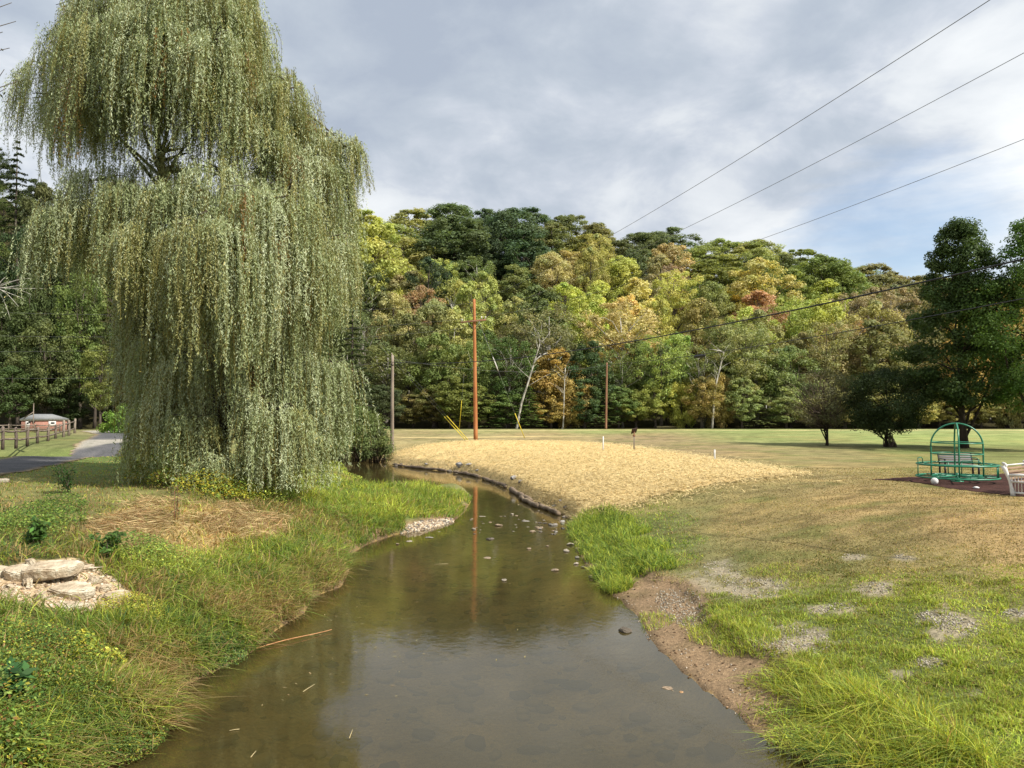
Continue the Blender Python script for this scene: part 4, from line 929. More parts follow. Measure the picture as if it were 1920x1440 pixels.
# ------------------------------------------------------------------ the weeping willow
def willow():
    Y0 = 28.5; base = Pd(405, 905, Y0); bz = Hs(base[0], base[1])-.1; O = np.array([base[0], base[1], bz])
    root = empty('willow_tree', tuple(O), 'huge weeping willow with curtains of grey-green leaves on the left bank', 'willow tree')
    s = Y0/1440.; rng = np.random.default_rng(1234)
    D = [ # px centre, py top, radius px, dome px, hang px, depth offset m, density
     (175,25,88,100,180,-.5,1),(100,105,62,75,160,.3,.9),(280,-90,130,120,230,-.8,1),(385,-90,95,120,250,-1.2,1),(468,66,58,80,170,-.5,1),(528,130,44,70,150,.4,1),(225,-10,100,90,190,1.5,1),(400,0,110,90,220,1.8,1),
     (115,180,66,60,95,-1.2,1),(180,190,60,50,90,-1.6,1),(330,60,100,90,175,-2.6,1),(300,295,46,36,80,-1.0,1),(110,390,40,50,110,-1.2,1.5),(430,140,80,70,120,-2.5,1),(550,200,54,80,150,.2,1),(600,238,52,60,130,.6,1),(646,258,34,38,130,.2,1),(560,280,75,60,150,-.8,1),(480,225,66,60,90,-2.2,1),(230,120,85,60,125,-2.2,1),(360,-20,90,60,150,-2.6,1),(210,40,80,60,130,-2.4,1),(450,0,42,70,140,-1.8,1),(400,60,60,60,110,-3.2,1),(280,20,70,60,130,-3.2,1),(540,150,50,60,120,-1.6,1),
     (200,318,70,46,140,-1.6,1),(140,375,60,56,130,-1.8,1.5),(250,345,66,50,150,-2.6,1),(420,305,90,75,170,-2.6,1),(480,355,76,60,190,-3.6,1),(400,412,84,54,190,-4.4,1.1),(340,340,60,50,120,-3.0,1),(540,345,66,70,210,-2.4,1),(604,430,64,70,120,-1.2,1.1),(550,440,66,60,170,-3.0,1),(290,420,80,60,120,-3.4,1),(610,375,56,60,170,1.2,1),(618,300,42,50,190,1.4,.9),(470,470,60,50,170,-4.2,1),(360,470,50,45,150,-4.4,1),
     (292,490,58,60,310,1.5,.9),(330,460,80,60,360,1.8,1),(264,500,36,50,300,2.2,.8),(330,520,60,60,300,2.6,1),(500,470,84,70,310,2.0,1),(540,500,50,60,230,1.6,1),(450,540,60,50,170,-3.2,1),(520,540,60,60,220,-2.6,1),(300,540,60,60,260,2.0,1),
     (605,668,46,42,150,-1.6,1.2),(560,650,46,50,190,-2.2,1.1),(500,640,46,56,200,-2.6,1.1),(520,750,50,46,130,-3.4,1.1),(474,730,36,46,150,-3.4,1),(345,665,46,56,170,-2.8,1.1),(302,740,46,56,110,-2.2,1),(292,620,38,50,180,-.6,1),(415,850,46,30,60,-3.4,1),(592,725,42,46,120,-1.0,1),(355,765,42,46,90,-3.4,1),(545,700,60,50,190,1,1),(560,800,36,30,90,-3.0,1)]
    Pts = []; Ns = []; Us = []; Cs = []; SV = []
    for (cx, cy, rp, dome, hang, dy, dens) in D:
        r = rp*s*.94; dm = dome*s; h = hang*s; c = Pd(cx, cy, Y0+dy)-O; nb = int(20*(rp/70.)**1.6*dens)+8
        back = dy > .9
        for bi in range(nb):                    # branchlets: their strands hang together as one tassel
            a0 = rng.uniform(0, 6.283); q0 = math.sqrt(rng.random()) if rng.random() > .4 else rng.uniform(.8, 1.0)
            Lb = h*rng.uniform(.45, 1.05)+.3; tint = rng.random(); ns = int(rng.integers(8, 17)); spread = rng.uniform(.10, .24)
            hb = srgb(148, 148, 94, 1.15) if tint < .14 else srgb(166, 174, 136, 1.2) if tint > .6 else srgb(146, 156, 110, 1.15)
            if rng.random() < .012: hb = srgb(150, 112, 58, .9)
            
            for i in range(ns):
                a = a0+rng.normal(0, .12); q = min(1.05, abs(q0+rng.normal(0, .08)))
                x = c[0]+r*q*math.cos(a)*.93+rng.normal(0, spread); y = c[1]+r*q*math.sin(a)*.9+rng.normal(0, spread); z = c[2]-dm*(1-math.sqrt(max(0, 1-(min(q, 1)*.96)**2)))+rng.normal(0, .12)
                L = Lb*rng.uniform(.35, 1.12); m = int(L/.042)+2; t = np.linspace(0, 1, m); ox, oy = math.cos(a)*q, math.sin(a)*q
                out = .22*min(L, 1.6)*(1-np.exp(-t*L/.7)); rise = .12*np.sin(np.minimum(t*L/.9, 1)*math.pi)*(q+.2)
                sx = .09*np.sin(t*L*1.3+i)*t*rng.normal()*1.8+.06*math.sin(a*3)*t; sy = .09*np.cos(t*L*1.1+i*2)*t*rng.normal()
                P = np.stack([x+ox*out+sx, y+oy*out+sy, z+rise-t*L], 1); P = P[P[:, 2]+O[2] > -.15+.2*rng.random()]
                if len(P) < 4: continue
                m = len(P); Pts.append(P+rng.normal(0, .028, (m, 3)))
                d = rng.normal(0, 1, (m, 3)); d[:, 2] = -np.abs(d[:, 2])-1.0; Us.append(d); Ns.append(rng.normal(0, .8, (m, 3))+[math.cos(a)*.6+.2, math.sin(a)*.6-.3, .5])
                Cs.append(.95*hb*np.where(rng.random((m, 1)) < .02, np.array([[1.4, 1.1, .75]]), rng.uniform(.7, 1.2, (m, 1)))); SV.append((P[0], P[len(P)//2], P[-1]))
    P = np.concatenate(Pts); n = len(P); STAT = n
    V, Q, C = leaves(P, np.concatenate(Ns), np.concatenate(Us), rng.uniform(.09, .16, n), .028, np.clip(np.concatenate(Cs), .01, .8))
    link('foliage', npmesh('foliage', V, Q, None, C), M_WILLOW, root)
    # hanging withes: thin three sided strings
    S = np.array(SV)[::2]; k = len(S); w = .006; A = np.repeat(S[:, :, None, :], 2, 2).copy(); A[:, :, 1, 0] += w*2
    V = A.reshape(-1, 3); b = np.arange(k)*6; Q = np.concatenate([np.stack([b, b+1, b+3, b+2], 1), np.stack([b+2, b+3, b+5, b+4], 1)])
    link('withes', npmesh('withes', V, Q, None, np.tile(srgb(150, 135, 70, .8), (len(V), 1))), M_GRASS, root)
    # trunk and limbs
    m = MB(); top = Pd(290, 60, Y0)-O; k1 = Pd(392, 640, Y0)-O; k2 = Pd(322, 420, Y0)-O; k3 = Pd(294, 270, Y0)-O
    T = np.array([[0, 0, -.3], [.02, 0, .6], k1*.6+[.1, 0, 0], k1, k2, k3, top]); tt = np.linspace(0, 1, 26); s_ = np.linspace(0, 1, len(T))
    TP = np.stack([np.interp(tt, s_, T[:, k]) for k in range(3)], 1); ker = np.array([.25, .5, .25])
    for _ in range(2):
        TP[1:-1] = TP[:-2]*.25+TP[1:-1]*.5+TP[2:]*.25
    m.tube(TP, np.interp(tt, [0, .06, .3, .6, .8, 1], [.85, .6, .46, .26, .12, .04]), 12); m.build('trunk', M_BARK, root, True).color = (.7, .65, .6, 1)
    m = MB()
    # second stem
    q2 = Pd(520, 430, Y0+.5)-O; q3 = Pd(540, 210, Y0+.5)-O; limb(m, rng, k1*.55, q2, .34, .2, 8, .03, 8); limb(m, rng, q2, q3, .2, .08, 6, .03, 8)
    # two bare limbs arching to the right through the gap
    for (x0, y0, x1, y1) in [(298,303,350,287),(300,285,345,278),(296,330,420,330)]:
        limb(m, rng, Pd(x0, y0, Y0)-O, Pd(x1, y1, Y0-.4)-O, .08, .03, 6, .04, 6)
    for (cx, cy, rp, dome, hang, dy, dens) in D:
        c = Pd(cx, cy, Y0+dy)-O; c[2] -= .3; zz = min(c[2]*.8, c[2]-1.0); zz = max(zz, 1.2); i = int(np.argmin(abs(TP[:, 2]-zz)))
        src = TP[i] if cx < 470 or cy > 560 else (q2 if cy > 330 else q3); limb(m, rng, src, c, .075, .022, 6, .07, 6)
        for k in range(5):
            a = rng.uniform(0, 6.28); limb(m, rng, c, c+np.array([math.cos(a), math.sin(a), .15])*rp*s*.7, .035, .01, 4, .1, 4)
    m.build('limbs', M_BARK, root, True).color = (.7, .65, .6, 1)
willow()

# weeds and shrubs growing round the willow foot
sp = []
for px, py, r, h, n, cols in [(270,870,1.3,.9,1800,[(G_YEL, 4), (G_GREEN, 3)]),(300,905,1.2,1.0,1800,[(G_YEL, 3), (G_GREEN, 4)]),(350,915,1.2,.9,1800,[(G_GREEN, 4), (G_YEL, 2), (G_TAN, 1)]),(400,925,1.2,.7,1500,[(G_YEL, 4), (G_GREEN, 3)]),(440,930,1.0,.6,1200,[(G_YEL, 4), (G_GREEN, 3)]),(330,880,1.5,1.1,1600,[(G_DARK, 3), (G_GREEN, 4)]),(250,850,1.0,.9,1000,[(G_YEL, 3), (G_GREEN, 3)]),(280,830,1.5,1.4,1300,[(G_YEL, 4), (G_GREEN, 3)]),(480,930,1.0,.5,900,[(G_GREEN, 3), (G_LIME, 2)]),(600,900,1.2,.5,1500,[(G_GREEN, 3), (G_LIME, 3)]),(640,885,1.2,.5,1500,[(G_GREEN, 3), (G_LIME, 3)])]:
    sp.append((px, py, r, h, n, .085, cols))
weeds('willow_foot_weeds', 'yellowing leafy weeds around the foot of the weeping willow', sp, 61)
def stalk_plant(px, py, h, n, col, lab, L=.09, lean=.1, seed=0, stemcol=(1, 1, 1)):
    rng = np.random.default_rng(seed); p = Gp(px, py); o = empty('tall_weed', tuple(p), lab, 'plant'); m = MB(); P = []; 
    for k in range(n):
        b = np.array([rng.normal(0, lean*.5), rng.normal(0, lean*.5), 0]); e = b+np.array([rng.normal(0, lean), rng.normal(0, lean), h*rng.uniform(.7, 1)])
        limb(m, rng, b, e, .010, .004, 5, .05, 5); t = rng.uniform(.15, 1, 45)[:, None]; P.append(b+(e-b)*t+rng.normal(0, .07, (45, 3))*[1, 1, .4])
    s = link('stems', npmesh('stems', np.concatenate(m.V), np.concatenate(m.Q), np.concatenate(m.T), None, True), M_BARK, o); s.color = (*stemcol, 1)
    P = np.concatenate(P); k = len(P); V, Q, C = leaves(P, np.stack([rng.normal(0, .5, k), rng.normal(-.3, .5, k), np.ones(k)], 1), rng.normal(0, 1, (k, 3)), L, L*.4, vary(np.tile(srgb(*col, k=.9), (k, 1)), rng))
    link('leaves', npmesh('leaves', V, Q, None, C), M_GRASS, o)
stalk_plant(330, 985, 1.15, 3, (120, 110, 80), 'withered reddish stalk with curled grey leaves in the flattened grass', .07, .12, 1, (2.2, 1.2, .9))
stalk_plant(128, 925, .95, 9, (60, 88, 42), 'upright dark green leafy weed on the bank below the drive', .11, .16, 2)
stalk_plant(62, 1022, .55, 4, (84, 116, 56), 'broad leaved bright green plant above the rubble', .17, .1, 3)
stalk_plant(205, 1045, .5, 5, (88, 118, 58), 'fresh green leafy plant at the right end of the flattened grass', .13, .12, 4)
stalk_plant(5, 1330, .5, 5, (66, 104, 56), 'large leaved green plant at the left edge near the camera', .22, .12, 5)

# ---- bough of a neighbouring tree that reaches into the top left corner
def corner_tree():
    x0 = -13.6; y0 = 14.0; z = Hs(x0, y0); rng = np.random.default_rng(8)
    o = empty('roadside_tree', (x0, y0, z-.1), 'tree out of the picture whose thin leafy twigs enter the top left corner', 'tree'); m = MB(); P = []
    O = np.array([x0, y0, z-.1]); m.tube([[0, 0, 0], [.1, 0, 3], [-.2, .1, 7], [0, 0, 11]], [.3, .24, .18, .06], 9)
    for px, py, Y, a0 in [(22,5,14.5,8),(30,40,14.5,8.0),(18,90,14.2,7.5),(34,152,14.2,6.8),(5,60,14,7.4),(12,165,14,6.6),(-20,20,14,8),(-40,110,14,7),(8,130,14.4,7)]:
        e = Pd(px, py, Y)-O; b = np.array([0, 0, a0-.6]); C = limb(m, rng, b, e, .05, .006, 10, .05, 5)
        for k in range(150):
            t = rng.uniform(.5, 1); i = t*(len(C)-1); c = C[int(i)]; P.append(c+rng.normal(0, .11, 3))
    m.build('trunk', M_BARK, o, True); P = np.array(P); k = len(P)
    V, Q, C = leaves(P, rng.normal(0, 1, (k, 3)), rng.normal(0, 1, (k, 3))+[0, 0, -1], .11, .035, vary(np.tile(srgb(70, 78, 52, .9), (k, 1)), rng)); link('foliage', npmesh('foliage', V, Q, None, C), M_GRASS, o)
    # dead branches of another tree at the left edge
    e0 = np.array([-62.5, 86.0, 0]); O = np.array([e0[0], e0[1], Hs(e0[0], e0[1])]); o = empty('dead_tree', tuple(O), 'leafless dead tree whose bare pale branches fan out at the left edge', 'tree'); m = MB()
    hub = Pd(-6, 540, 86)-O; m.tube([[0, 0, -.2], [-.3, 0, 6], hub], [.35, .25, .12], 8)
    for px, py in [(20,528),(50,531),(80,541),(45,560),(35,575),(20,600),(58,552),(10,520),(60,522)]: limb(m, rng, hub, Pd(px, py, 86+rng.normal(0, .5))-O, .06, .02, 6, .04, 5)
    m.build('trunk', M_PALEBARK, o, True)
corner_tree()
# ------------------------------------------------------------------ poles and lines
def pole(name, foot, top, r0, r1, mat, label):
    foot = np.array(foot); top = np.array(top); foot[2] = Hs(foot[0], foot[1])
    o = empty(name, tuple(foot), label, 'utility pole'); T = top-foot; m = MB(); t = np.linspace(0, 1, 14)[:, None]
    m.tube(np.array([0, 0, -.3])*(1-t)+T*t, r0+(r1-r0)*t[:, 0], 12); m.build('shaft', mat, o, True); return o, foot, T
P0 = Pz(892, 824, 0); P1 = Pd(889, 561, P0[1])
po, f0, T0 = pole('utility_pole', P0, P1, .19, .12, M_POLE, 'tall orange-brown wooden utility pole with one crossarm, standing on the straw bank')
a0 = Pd(864, 605, P0[1])-f0; a1 = Pd(912, 600, P0[1]-.0)-f0; mid = (a0+a1)/2
m = MB(); ang = math.atan2(a1[2]-a0[2], a1[0]-a0[0]); m.box(mid+[0, -.2, 0], (np.linalg.norm(a1-a0), .12, .14), ry=-ang, bev=.01); m.build('crossarm', M_BROWNPOLE, po)
for sgn in (-1, 1):
    m = MB(); m.tube([mid+[sgn*.55, -.27, -.05], T0*(mid[2]-.65)/T0[2]+[sgn*.1, -.16, 0]], .025, 6); m.build('arm_brace', M_STEELWIRE, po)
for q in (a0+[.12, -.2, .16], a1+[-.08, -.2, .16], a1+[-.42, -.2, .16]):
    m = MB(); m.tube([q-[0, 0, .1], q+[0, 0, .02]], .02, 6); m.tube([q+[0, 0, 0], q+[0, 0, .05], q+[0, 0, .09], q+[0, 0, .14]], [.05, .07, .045, .05], 8); m.build('insulator', M_WHITE, po, True)
Pg = Pd(735, 843, 62.2); po2, f2, T2 = pole('utility_pole', Pg, Pd(736, 666, 62.2), .16, .11, M_OLDPOLE, 'short weathered grey pole with a broken off top at the water edge')
m = MB(); m.tube([T2*.905+[-.02, -.13, 0], T2*.905+[-.22, -.15, .02]], .03, 6); m.box(T2*.9+[0, -.12, 0], (.26, .06, .05)); m.build('bracket', M_BLACK, po2)
m = MB(); m.tube([T2*.995+[-.03, 0, 0], T2*1.0+[-.06, 0, .12], T2*1.0+[-.07, 0, .2]], [.08, .05, .01], 6); m.build('splintered_top', M_OLDPOLE, po2)
Pt = Pz(1136, 805, 0); po3, f3, T3 = pole('utility_pole', Pt, Pd(1138, 680, Pt[1]), .16, .11, M_BROWNPOLE, 'thin dark brown pole in front of the trees at the far edge of the field')
m = MB(); m.tube([T3*.95, T3*.955+[.35, -.1, .02], T3*.945+[.5, -.12, -.05]], .035, 6); m.build('bracket', M_STEELWIRE, po3)
def line(label, A, B, sag, r, mat, name='power_line', cat='cable', n=70):
    t = np.linspace(0, 1, n)[:, None]; P = np.asarray(A)*(1-t)+np.asarray(B)*t; P[:, 2] -= 4*sag*(t*(1-t))[:, 0]
    m = MB(); m.tube(P, r, 5, cap=False); return tag(m.build(name, mat, None, True), label, cat)
line('uppermost of the three thin overhead wires crossing the sky at the right', P1-[0, 0, .25], (11.2, 11.6, 11.33), .8, .009, M_STEELWIRE)
line('middle of the three thin overhead wires crossing the sky at the right', f0+a0+[.12, -.2, .3], (16.45, 11.07, 12.67), 1.1, .009, M_STEELWIRE)
line('lowest of the three thin overhead wires crossing the sky at the right', f0+a1+[-.08, -.2, .3], (17.9, 14.4, 11.0), 1.1, .009, M_STEELWIRE)
L4 = line('upper of the two thick black cables crossing in front of the wood', f2+T2*.93, (14.08, 12., 6.33), 1.1, .023, M_WIRE)
B5 = np.array((31.02, 20.4, 9.0)); A5 = Pd(1138, 684, Pt[1])
line('lower of the two thick black cables, carrying a splice box', A5, B5, .8, .030, M_WIRE)
t = None
for k in np.linspace(0, 1, 400):   # where on that cable the splice hangs
    q = A5*(1-k)+B5*k; q[2] -= 4*.8*k*(1-k)
    if proj(q)[0] > 1300: t = (k, q); break
k, q = t; k2 = k+.03; q2 = A5*(1-k2)+B5*k2; q2[2] -= 4*.8*k2*(1-k2)
m = MB(); m.tube([q-[0, 0, .16], q+(q2-q)*.15-[0, 0, .17], q+(q2-q)*.85-[0, 0, .17], q2-[0, 0, .16]], [.05, .16, .16, .05], 10); m.tube([q, q-[0, 0, .16]], .01, 5); m.tube([q2, q2-[0, 0, .16]], .01, 5)
tag(m.build('splice_box', M_BLACK, None, True), 'long black splice enclosure hanging under the lower thick cable', 'cable splice')
for lab, A, px, py, s in [('top wire running left from the tall orange pole behind the willow', P1-[0, 0, .35], -300, 572, .9),('middle wire running left from the crossarm of the tall orange pole', f0+a0+[.1, -.2, .28], -300, 618, 1.0),('lowest wire running left from below the crossarm of the tall orange pole', f0+T0*.8, -300, 655, .9),('old wire running left from the short grey pole', f2+T2*.93, -300, 700, .8)]:
    line(lab, A, Pd(px, py, 60.), s, .008, M_STEELWIRE)
line('thin wire strung between the short grey pole and the thin brown pole', f2+T2*.96, A5, 1.0, .010, M_STEELWIRE)
# guy wires with their yellow guards
def guy(label, A, G, gl, wr=.013):
    A = np.asarray(A, float); G = np.asarray(G, float); G[2] = Hs(G[0], G[1]); o = empty('guy_wire', tuple(G), label, 'guy wire'); D = A-G; u = D/np.linalg.norm(D); m = MB()
    m.tube([[0, 0, 0], D*.5, D], wr, 5); m.build('wire', M_STEELWIRE, o, True); m = MB(); m.tube([u*.05, u*gl*.5, u*gl], .034, 8); m.build('guard', M_YELLOW, o, True)
    return o
g1 = guy('long guy wire from the top of the tall orange pole, yellow guard at its foot', P1-[0, 0, .9], Pz(984, 822, 0), 2.5)
m = MB(); D = (P1-[0, 0, .9])-np.array(g1.location); m.tube([D*.53, D*.56, D*.62, D*.64], [.02, .05, .05, .02], 8); m.build('strain_insulator', M_WHITE, g1, True)
guy('left of two parallel guys with yellow guards at the foot of the tall orange pole', Pd(560, 480, 76), Pz(873, 824, 0), 3.0, .005); guy('right of two parallel guys with yellow guards at the foot of the tall orange pole', Pd(572, 480, 74), Pz(878, 824, 0), 3.0, .005)
guy('yellow guarded stay at the far side of the field left of the tall orange pole', Pd(870, 700, 97), Pz(861, 806, 0), 4.2)

# ------------------------------------------------------------------ sign, marker posts
sg = Pz(1189, 845, 0); o = empty('information_sign', (sg[0], sg[1], Hs(sg[0], sg[1])), 'dark tilted reading panel on a single post at the edge of the straw bank', 'sign', rz=R(24))
for dx in (-.035, .035):
    m = MB(); m.tube([[dx, 0, -.1], [dx, 0, .95]], .022, 8); m.build('post', M_OLDPOLE, o, True)
m = MB(); m.box((0, 0, .98), (.16, .1, .13), bev=.02); m.tube([[0, 0, 1.0], [0, -.02, 1.2]], .035, 8); m.build('bracket', M_BROWNPOLE, o)
m = MB(); m.box((0, -.02, 1.27), (.42, .035, .40), rx=R(38), ry=R(-14), bev=.008); m.build('panel', M_DARKSIGN, o)
for px, py, hpx, lab in [(1131, 845, 28, 'short white marker stake left of the dark sign'), (1340, 864, 21, 'short white marker stake right of the dark sign at the straw edge'),(1857, 800, 12, 'white marker stake far off beyond the tall dark shade tree'),(1437, 799, 9, 'left of two tiny white stakes at the far field edge'),(1444, 799, 9, 'right of two tiny white stakes at the far field edge')]:
    p = Pz(px, py, 0); h = hpx*p[1]/1440; m = MB(); w = .07 if py > 820 else .12; m.box((0, 0, h/2), (w, w, h), rz=.3, bev=.01); m.box((0, 0, h+.012), (w*.8, w*.8, .024), rz=.3)
    q = m.build('marker_post', M_WHITE); q.location = (p[0], p[1], Hs(p[0], p[1])-.01); tag(q, lab, 'marker post', 'white marker stakes')
p = Pz(1250, 803, 0); m = MB()
for k in range(3): m.tube([[-1.7, k*.25, .15], [0, k*.25+.02, .17], [1.7, k*.25-.03, .15]], .14, 8)
q = m.build('straw_roll', M_STRAW); q.location = (p[0], p[1], Hs(p[0], p[1])); tag(q, 'pale rolls of straw matting lying at the far edge of the field', 'straw roll')
ca = q.data.color_attributes['Col']; c = np.ones((len(q.data.vertices), 4), np.float32); c[:, :3] = srgb(220, 200, 140, .8); ca.data.foreach_set('color', c.ravel())

# ------------------------------------------------------------------ play merry-go-round
def merry():
    c = Pz(1795, 905, 0); z = Hs(c[0], c[1])+.01; o = empty('merry_go_round', (c[0], c[1], z), 'green tube playground merry-go-round with a domed cage on the dark mulch', 'merry-go-round', rz=R(-27))
    def ring(r, z, n=48): a = np.linspace(0, 2*math.pi, n, endpoint=False); return np.stack([r*np.cos(a), r*np.sin(a), np.full(n, z)], 1)
    m = MB(); m.tube([[0, 0, 0], [0, 0, .3]], .07, 12); m.tube([[0, 0, 0], [0, 0, .03]], .2, 16); m.build('pivot_post', M_GREENPAINT, o, True)
    m = MB(); m.tube(ring(1.27, .17), .028, 8, closed=True); m.tube(ring(.8, .18), .022, 8, closed=True)
    for k in range(8): a = k*math.pi/4; m.tube([[.05*math.cos(a), .05*math.sin(a), .2], [1.27*math.cos(a), 1.27*math.sin(a), .17]], .022, 6)
    m.build('floor_frame', M_GREENPAINT, o, True)
    m = MB(); m.tube(ring(1.25, .60), .030, 8, closed=True); m.tube(ring(1.02, .62), .022, 8, closed=True)
    for k in range(16): a = k*math.pi/8; m.tube([[1.02*math.cos(a), 1.02*math.sin(a), .62], [1.25*math.cos(a), 1.25*math.sin(a), .6]], .014, 6)
    m.build('seat_ring', M_GREENPAINT, o, True)
    for k in range(2):
        b = k*math.pi/2+.03; t = np.linspace(0, math.pi, 25); arc = [[.79*math.cos(x)*math.cos(b), .79*math.cos(x)*math.sin(b), 1.25+.77*math.sin(x)] for x in t]
        e = [[.79*math.cos(b), .79*math.sin(b), h] for h in (.18, .5, .9)]; f = [[-.79*math.cos(b), -.79*math.sin(b), h] for h in (.9, .5, .18)]
        m = MB(); m.tube(e+arc+f, .028, 8); m.build('arch', M_GREENPAINT, o, True)
    for z_ in (.97, 1.35): m = MB(); m.tube(ring(.79, z_), .02, 8, closed=True); m.build('hoop', M_GREENPAINT, o, True)
    for a in (2.95, 3.3, -.12, .1, -.35, 1.4, 1.75):
        m = MB(); m.tube([[1.22*math.cos(a), 1.22*math.sin(a), .17], [1.22*math.cos(a), 1.22*math.sin(a), .6]], .02, 6); m.build('upright', M_GREENPAINT, o, True)
    for a in (2.9, 1.2, 5.0):
        P = [np.array([1.2*math.cos(a+d), 1.2*math.sin(a+d), zz]) for d, zz in ((-.28, .6), (-.27, .74), (-.2, .79), (.2, .79), (.27, .74), (.28, .6))]; m = MB(); m.tube(P, .016, 6); m.build('hand_rail', M_GREENPAINT, o, True)
merry()
p = Pz(1748, 908, 0); m = MB(); a = np.linspace(-1.2, 1.35, 12); m.tube(np.stack([a*0, a*0, .11+.12*np.sin(a)], 1), .12*np.cos(a), 20)
q = m.build('white_ball', M_WHITE, None, True); q.location = (p[0], p[1]-.15, Hs(p[0], p[1])); tag(q, 'round white float lying on the mulch at the left rim of the merry-go-round', 'ball')
p = Pz(1793, 910, 0); m = MB(); m.tube([[0, 0, 0], [0, 0, .03], [0, 0, .06]], [.09, .1, .03], 10); q = m.build('pale_stone', M_WHITE, None, True); q.location = (p[0]-.0, p[1]-1.1, Hs(p[0], p[1])); tag(q, 'small flat white cap on the mulch in front of the merry-go-round', 'cap')

# ------------------------------------------------------------------ benches
def bench_grey():
    p = Pd(1799, 898, 29.2); o = empty('park_bench', (p[0], p[1], Hs(p[0], p[1])), 'grey slatted bench with black frame standing behind the merry-go-round', 'bench', rz=R(-6))
    m = MB()
    for k in range(5): m.box((0, .24+.035*k, .50+.078*k), (1.14, .025, .07), rx=R(-20), bev=.005)
    m.build('backrest', M_GREYWOOD, o); m = MB()
    for k in range(4): m.box((0, -.2+.11*k, .44), (1.14, .095, .03), bev=.005)
    m.build('seat', M_GREYWOOD, o)
    for s in (-1, 1):
        x = s*.6; m = MB(); m.box((x, -.22, .22), (.05, .06, .44)); m.box((x, .24, .22), (.05, .06, .44)); m.box((x, 0, .42), (.045, .5, .04)); m.box((x, .32, .65), (.04, .04, .44), rx=R(-20)); m.build('leg_frame', M_BLACK, o)
        m = MB(); m.box((x, -.02, .66), (.06, .46, .035), bev=.01); m.box((x, -.22, .54), (.04, .05, .22)); m.build('armrest', M_BLACK, o)
bench_grey()
def bench_white():
    p = Pz(1890, 932, 0); o = empty('park_bench', (p[0]+.98, p[1]+.45, Hs(p[0], p[1])), 'white framed bench with brown wooden slats cut by the right edge', 'bench', rz=R(36))
    m = MB()
    for k in range(4): m.box((0, .30+.03*k, .50+.095*k), (1.42, .03, .07), rx=R(-14), bev=.006)
    m.build('backrest', M_BROWNWOOD, o); m = MB(); m.tube([[-.72, .43, .88], [.72, .43, .88]], .022, 8); m.build('top_rail', M_WHITE, o, True); m = MB()
    for k in range(4): m.box((0, -.16+.11*k, .42), (1.42, .09, .03), bev=.006)
    m.build('seat', M_BROWNWOOD, o)
    for s in (-1, 1):
        x = s*.74; m = MB(); t = np.linspace(0, 1, 9)
        m.tube(np.stack([t*0+x, .20+.10*t+.14*t**2, .86*t], 1), .055+.018*np.cos(t*6.28), 8); a = np.linspace(0, 5.2, 14); r = .085*(1-a/9); m.tube(np.stack([a*0+x, .44+r*np.cos(a+1.2)*1.0, .86+r*np.sin(a+1.2)], 1), .04, 8)
        m.build('end_post', M_WHITE, o, True)
        m = MB(); m.tube([[x, .28, .60], [x, .0, .62], [x, -.24, .61], [x, -.3, .55], [x, -.29, .3], [x, -.3, 0]], [.04, .045, .045, .045, .035, .04], 8); m.build('armrest', M_WHITE, o, True)
        m = MB(); m.box((x, 0, .42), (.04, .52, .05)); m.box((x, 0, .1), (.04, .52, .05))
        for k in range(6): m.tube([[x, -.2+.085*k, .1], [x, -.2+.085*k, .6]], .012, 6)
        m.build('side_panel', M_WHITE, o)
bench_white()

# ------------------------------------------------------------------ rail fence and hut on the left
def fence():
    posts = [(-60,853,814),(-26,844,806),(5,838,800),(30,836,802),(51,832,800),(70,828,801),(90,826,801),(104,822,796),(119,820,788),(129,817,788),(140,813,785)]
    o0 = Pz(5, 838, 0); o = empty('rail_fence', (o0[0], o0[1], 0), 'weathered split rail fence along the far side of the drive', 'fence'); T = []; rng = np.random.default_rng(2)
    for px, b, t in posts:
        p = Pz(px, b, 0); h = (b-t)*p[1]/1440; q = p-o0; q[2] = 0; m = MB(); rr = .11 if px < 110 else .13
        m.tube([q-[0, 0, .2], q+[0, .01, h*.5], q+[.03*rng.normal(), 0, h*.97], q+[.02, 0, h]], [rr, rr*.93, rr*.9, rr*.6], 6); m.build('post', M_FENCE if px < 110 else M_OLDPOLE, o); T.append((q, h))
    for (a, ha), (b, hb) in zip(T[:-1], T[1:]):
        for f in (.38, .8):
            A = a+[0, 0, ha*f]; B = b+[0, 0, hb*f]; d = (B-A)*.06; P = np.array([A-d, A+(B-A)*.3, A+(B-A)*.7, B+d]); P[1:3, 2] -= rng.uniform(.0, .10); P[:, 2] += rng.normal(0, .02)
            m = MB(); m.tube(P, [.05, .075, .075, .05], 5); m.build('rail', M_FENCE, o)
    o1 = Pz(-60, 812, 0); o = empty('rail_fence', (o1[0], o1[1], 0), 'lighter second rail fence running behind the first one towards the brick hut', 'fence')
    ps = [Pz(x, y, 0)-o1 for x, y in [(-60,812),(-20,812),(16,811.5),(48,811.5),(66,811.5),(92,812),(112,811)]]
    for q in ps: q[2] = 0; m = MB(); m.tube([q-[0, 0, .1], q+[0, 0, .95], q+[0, 0, 1.0]], [.08, .08, .05], 6); m.build('post', M_OLDPOLE, o)
    for a, b in zip(ps[:-1], ps[1:]):
        for f in (.45, .86): m = MB(); m.tube([a+[0, 0, f], (a+b)/2+[0, 0, f-.03], b+[0, 0, f]], .05, 5); m.build('rail', M_OLDPOLE, o)
fence()
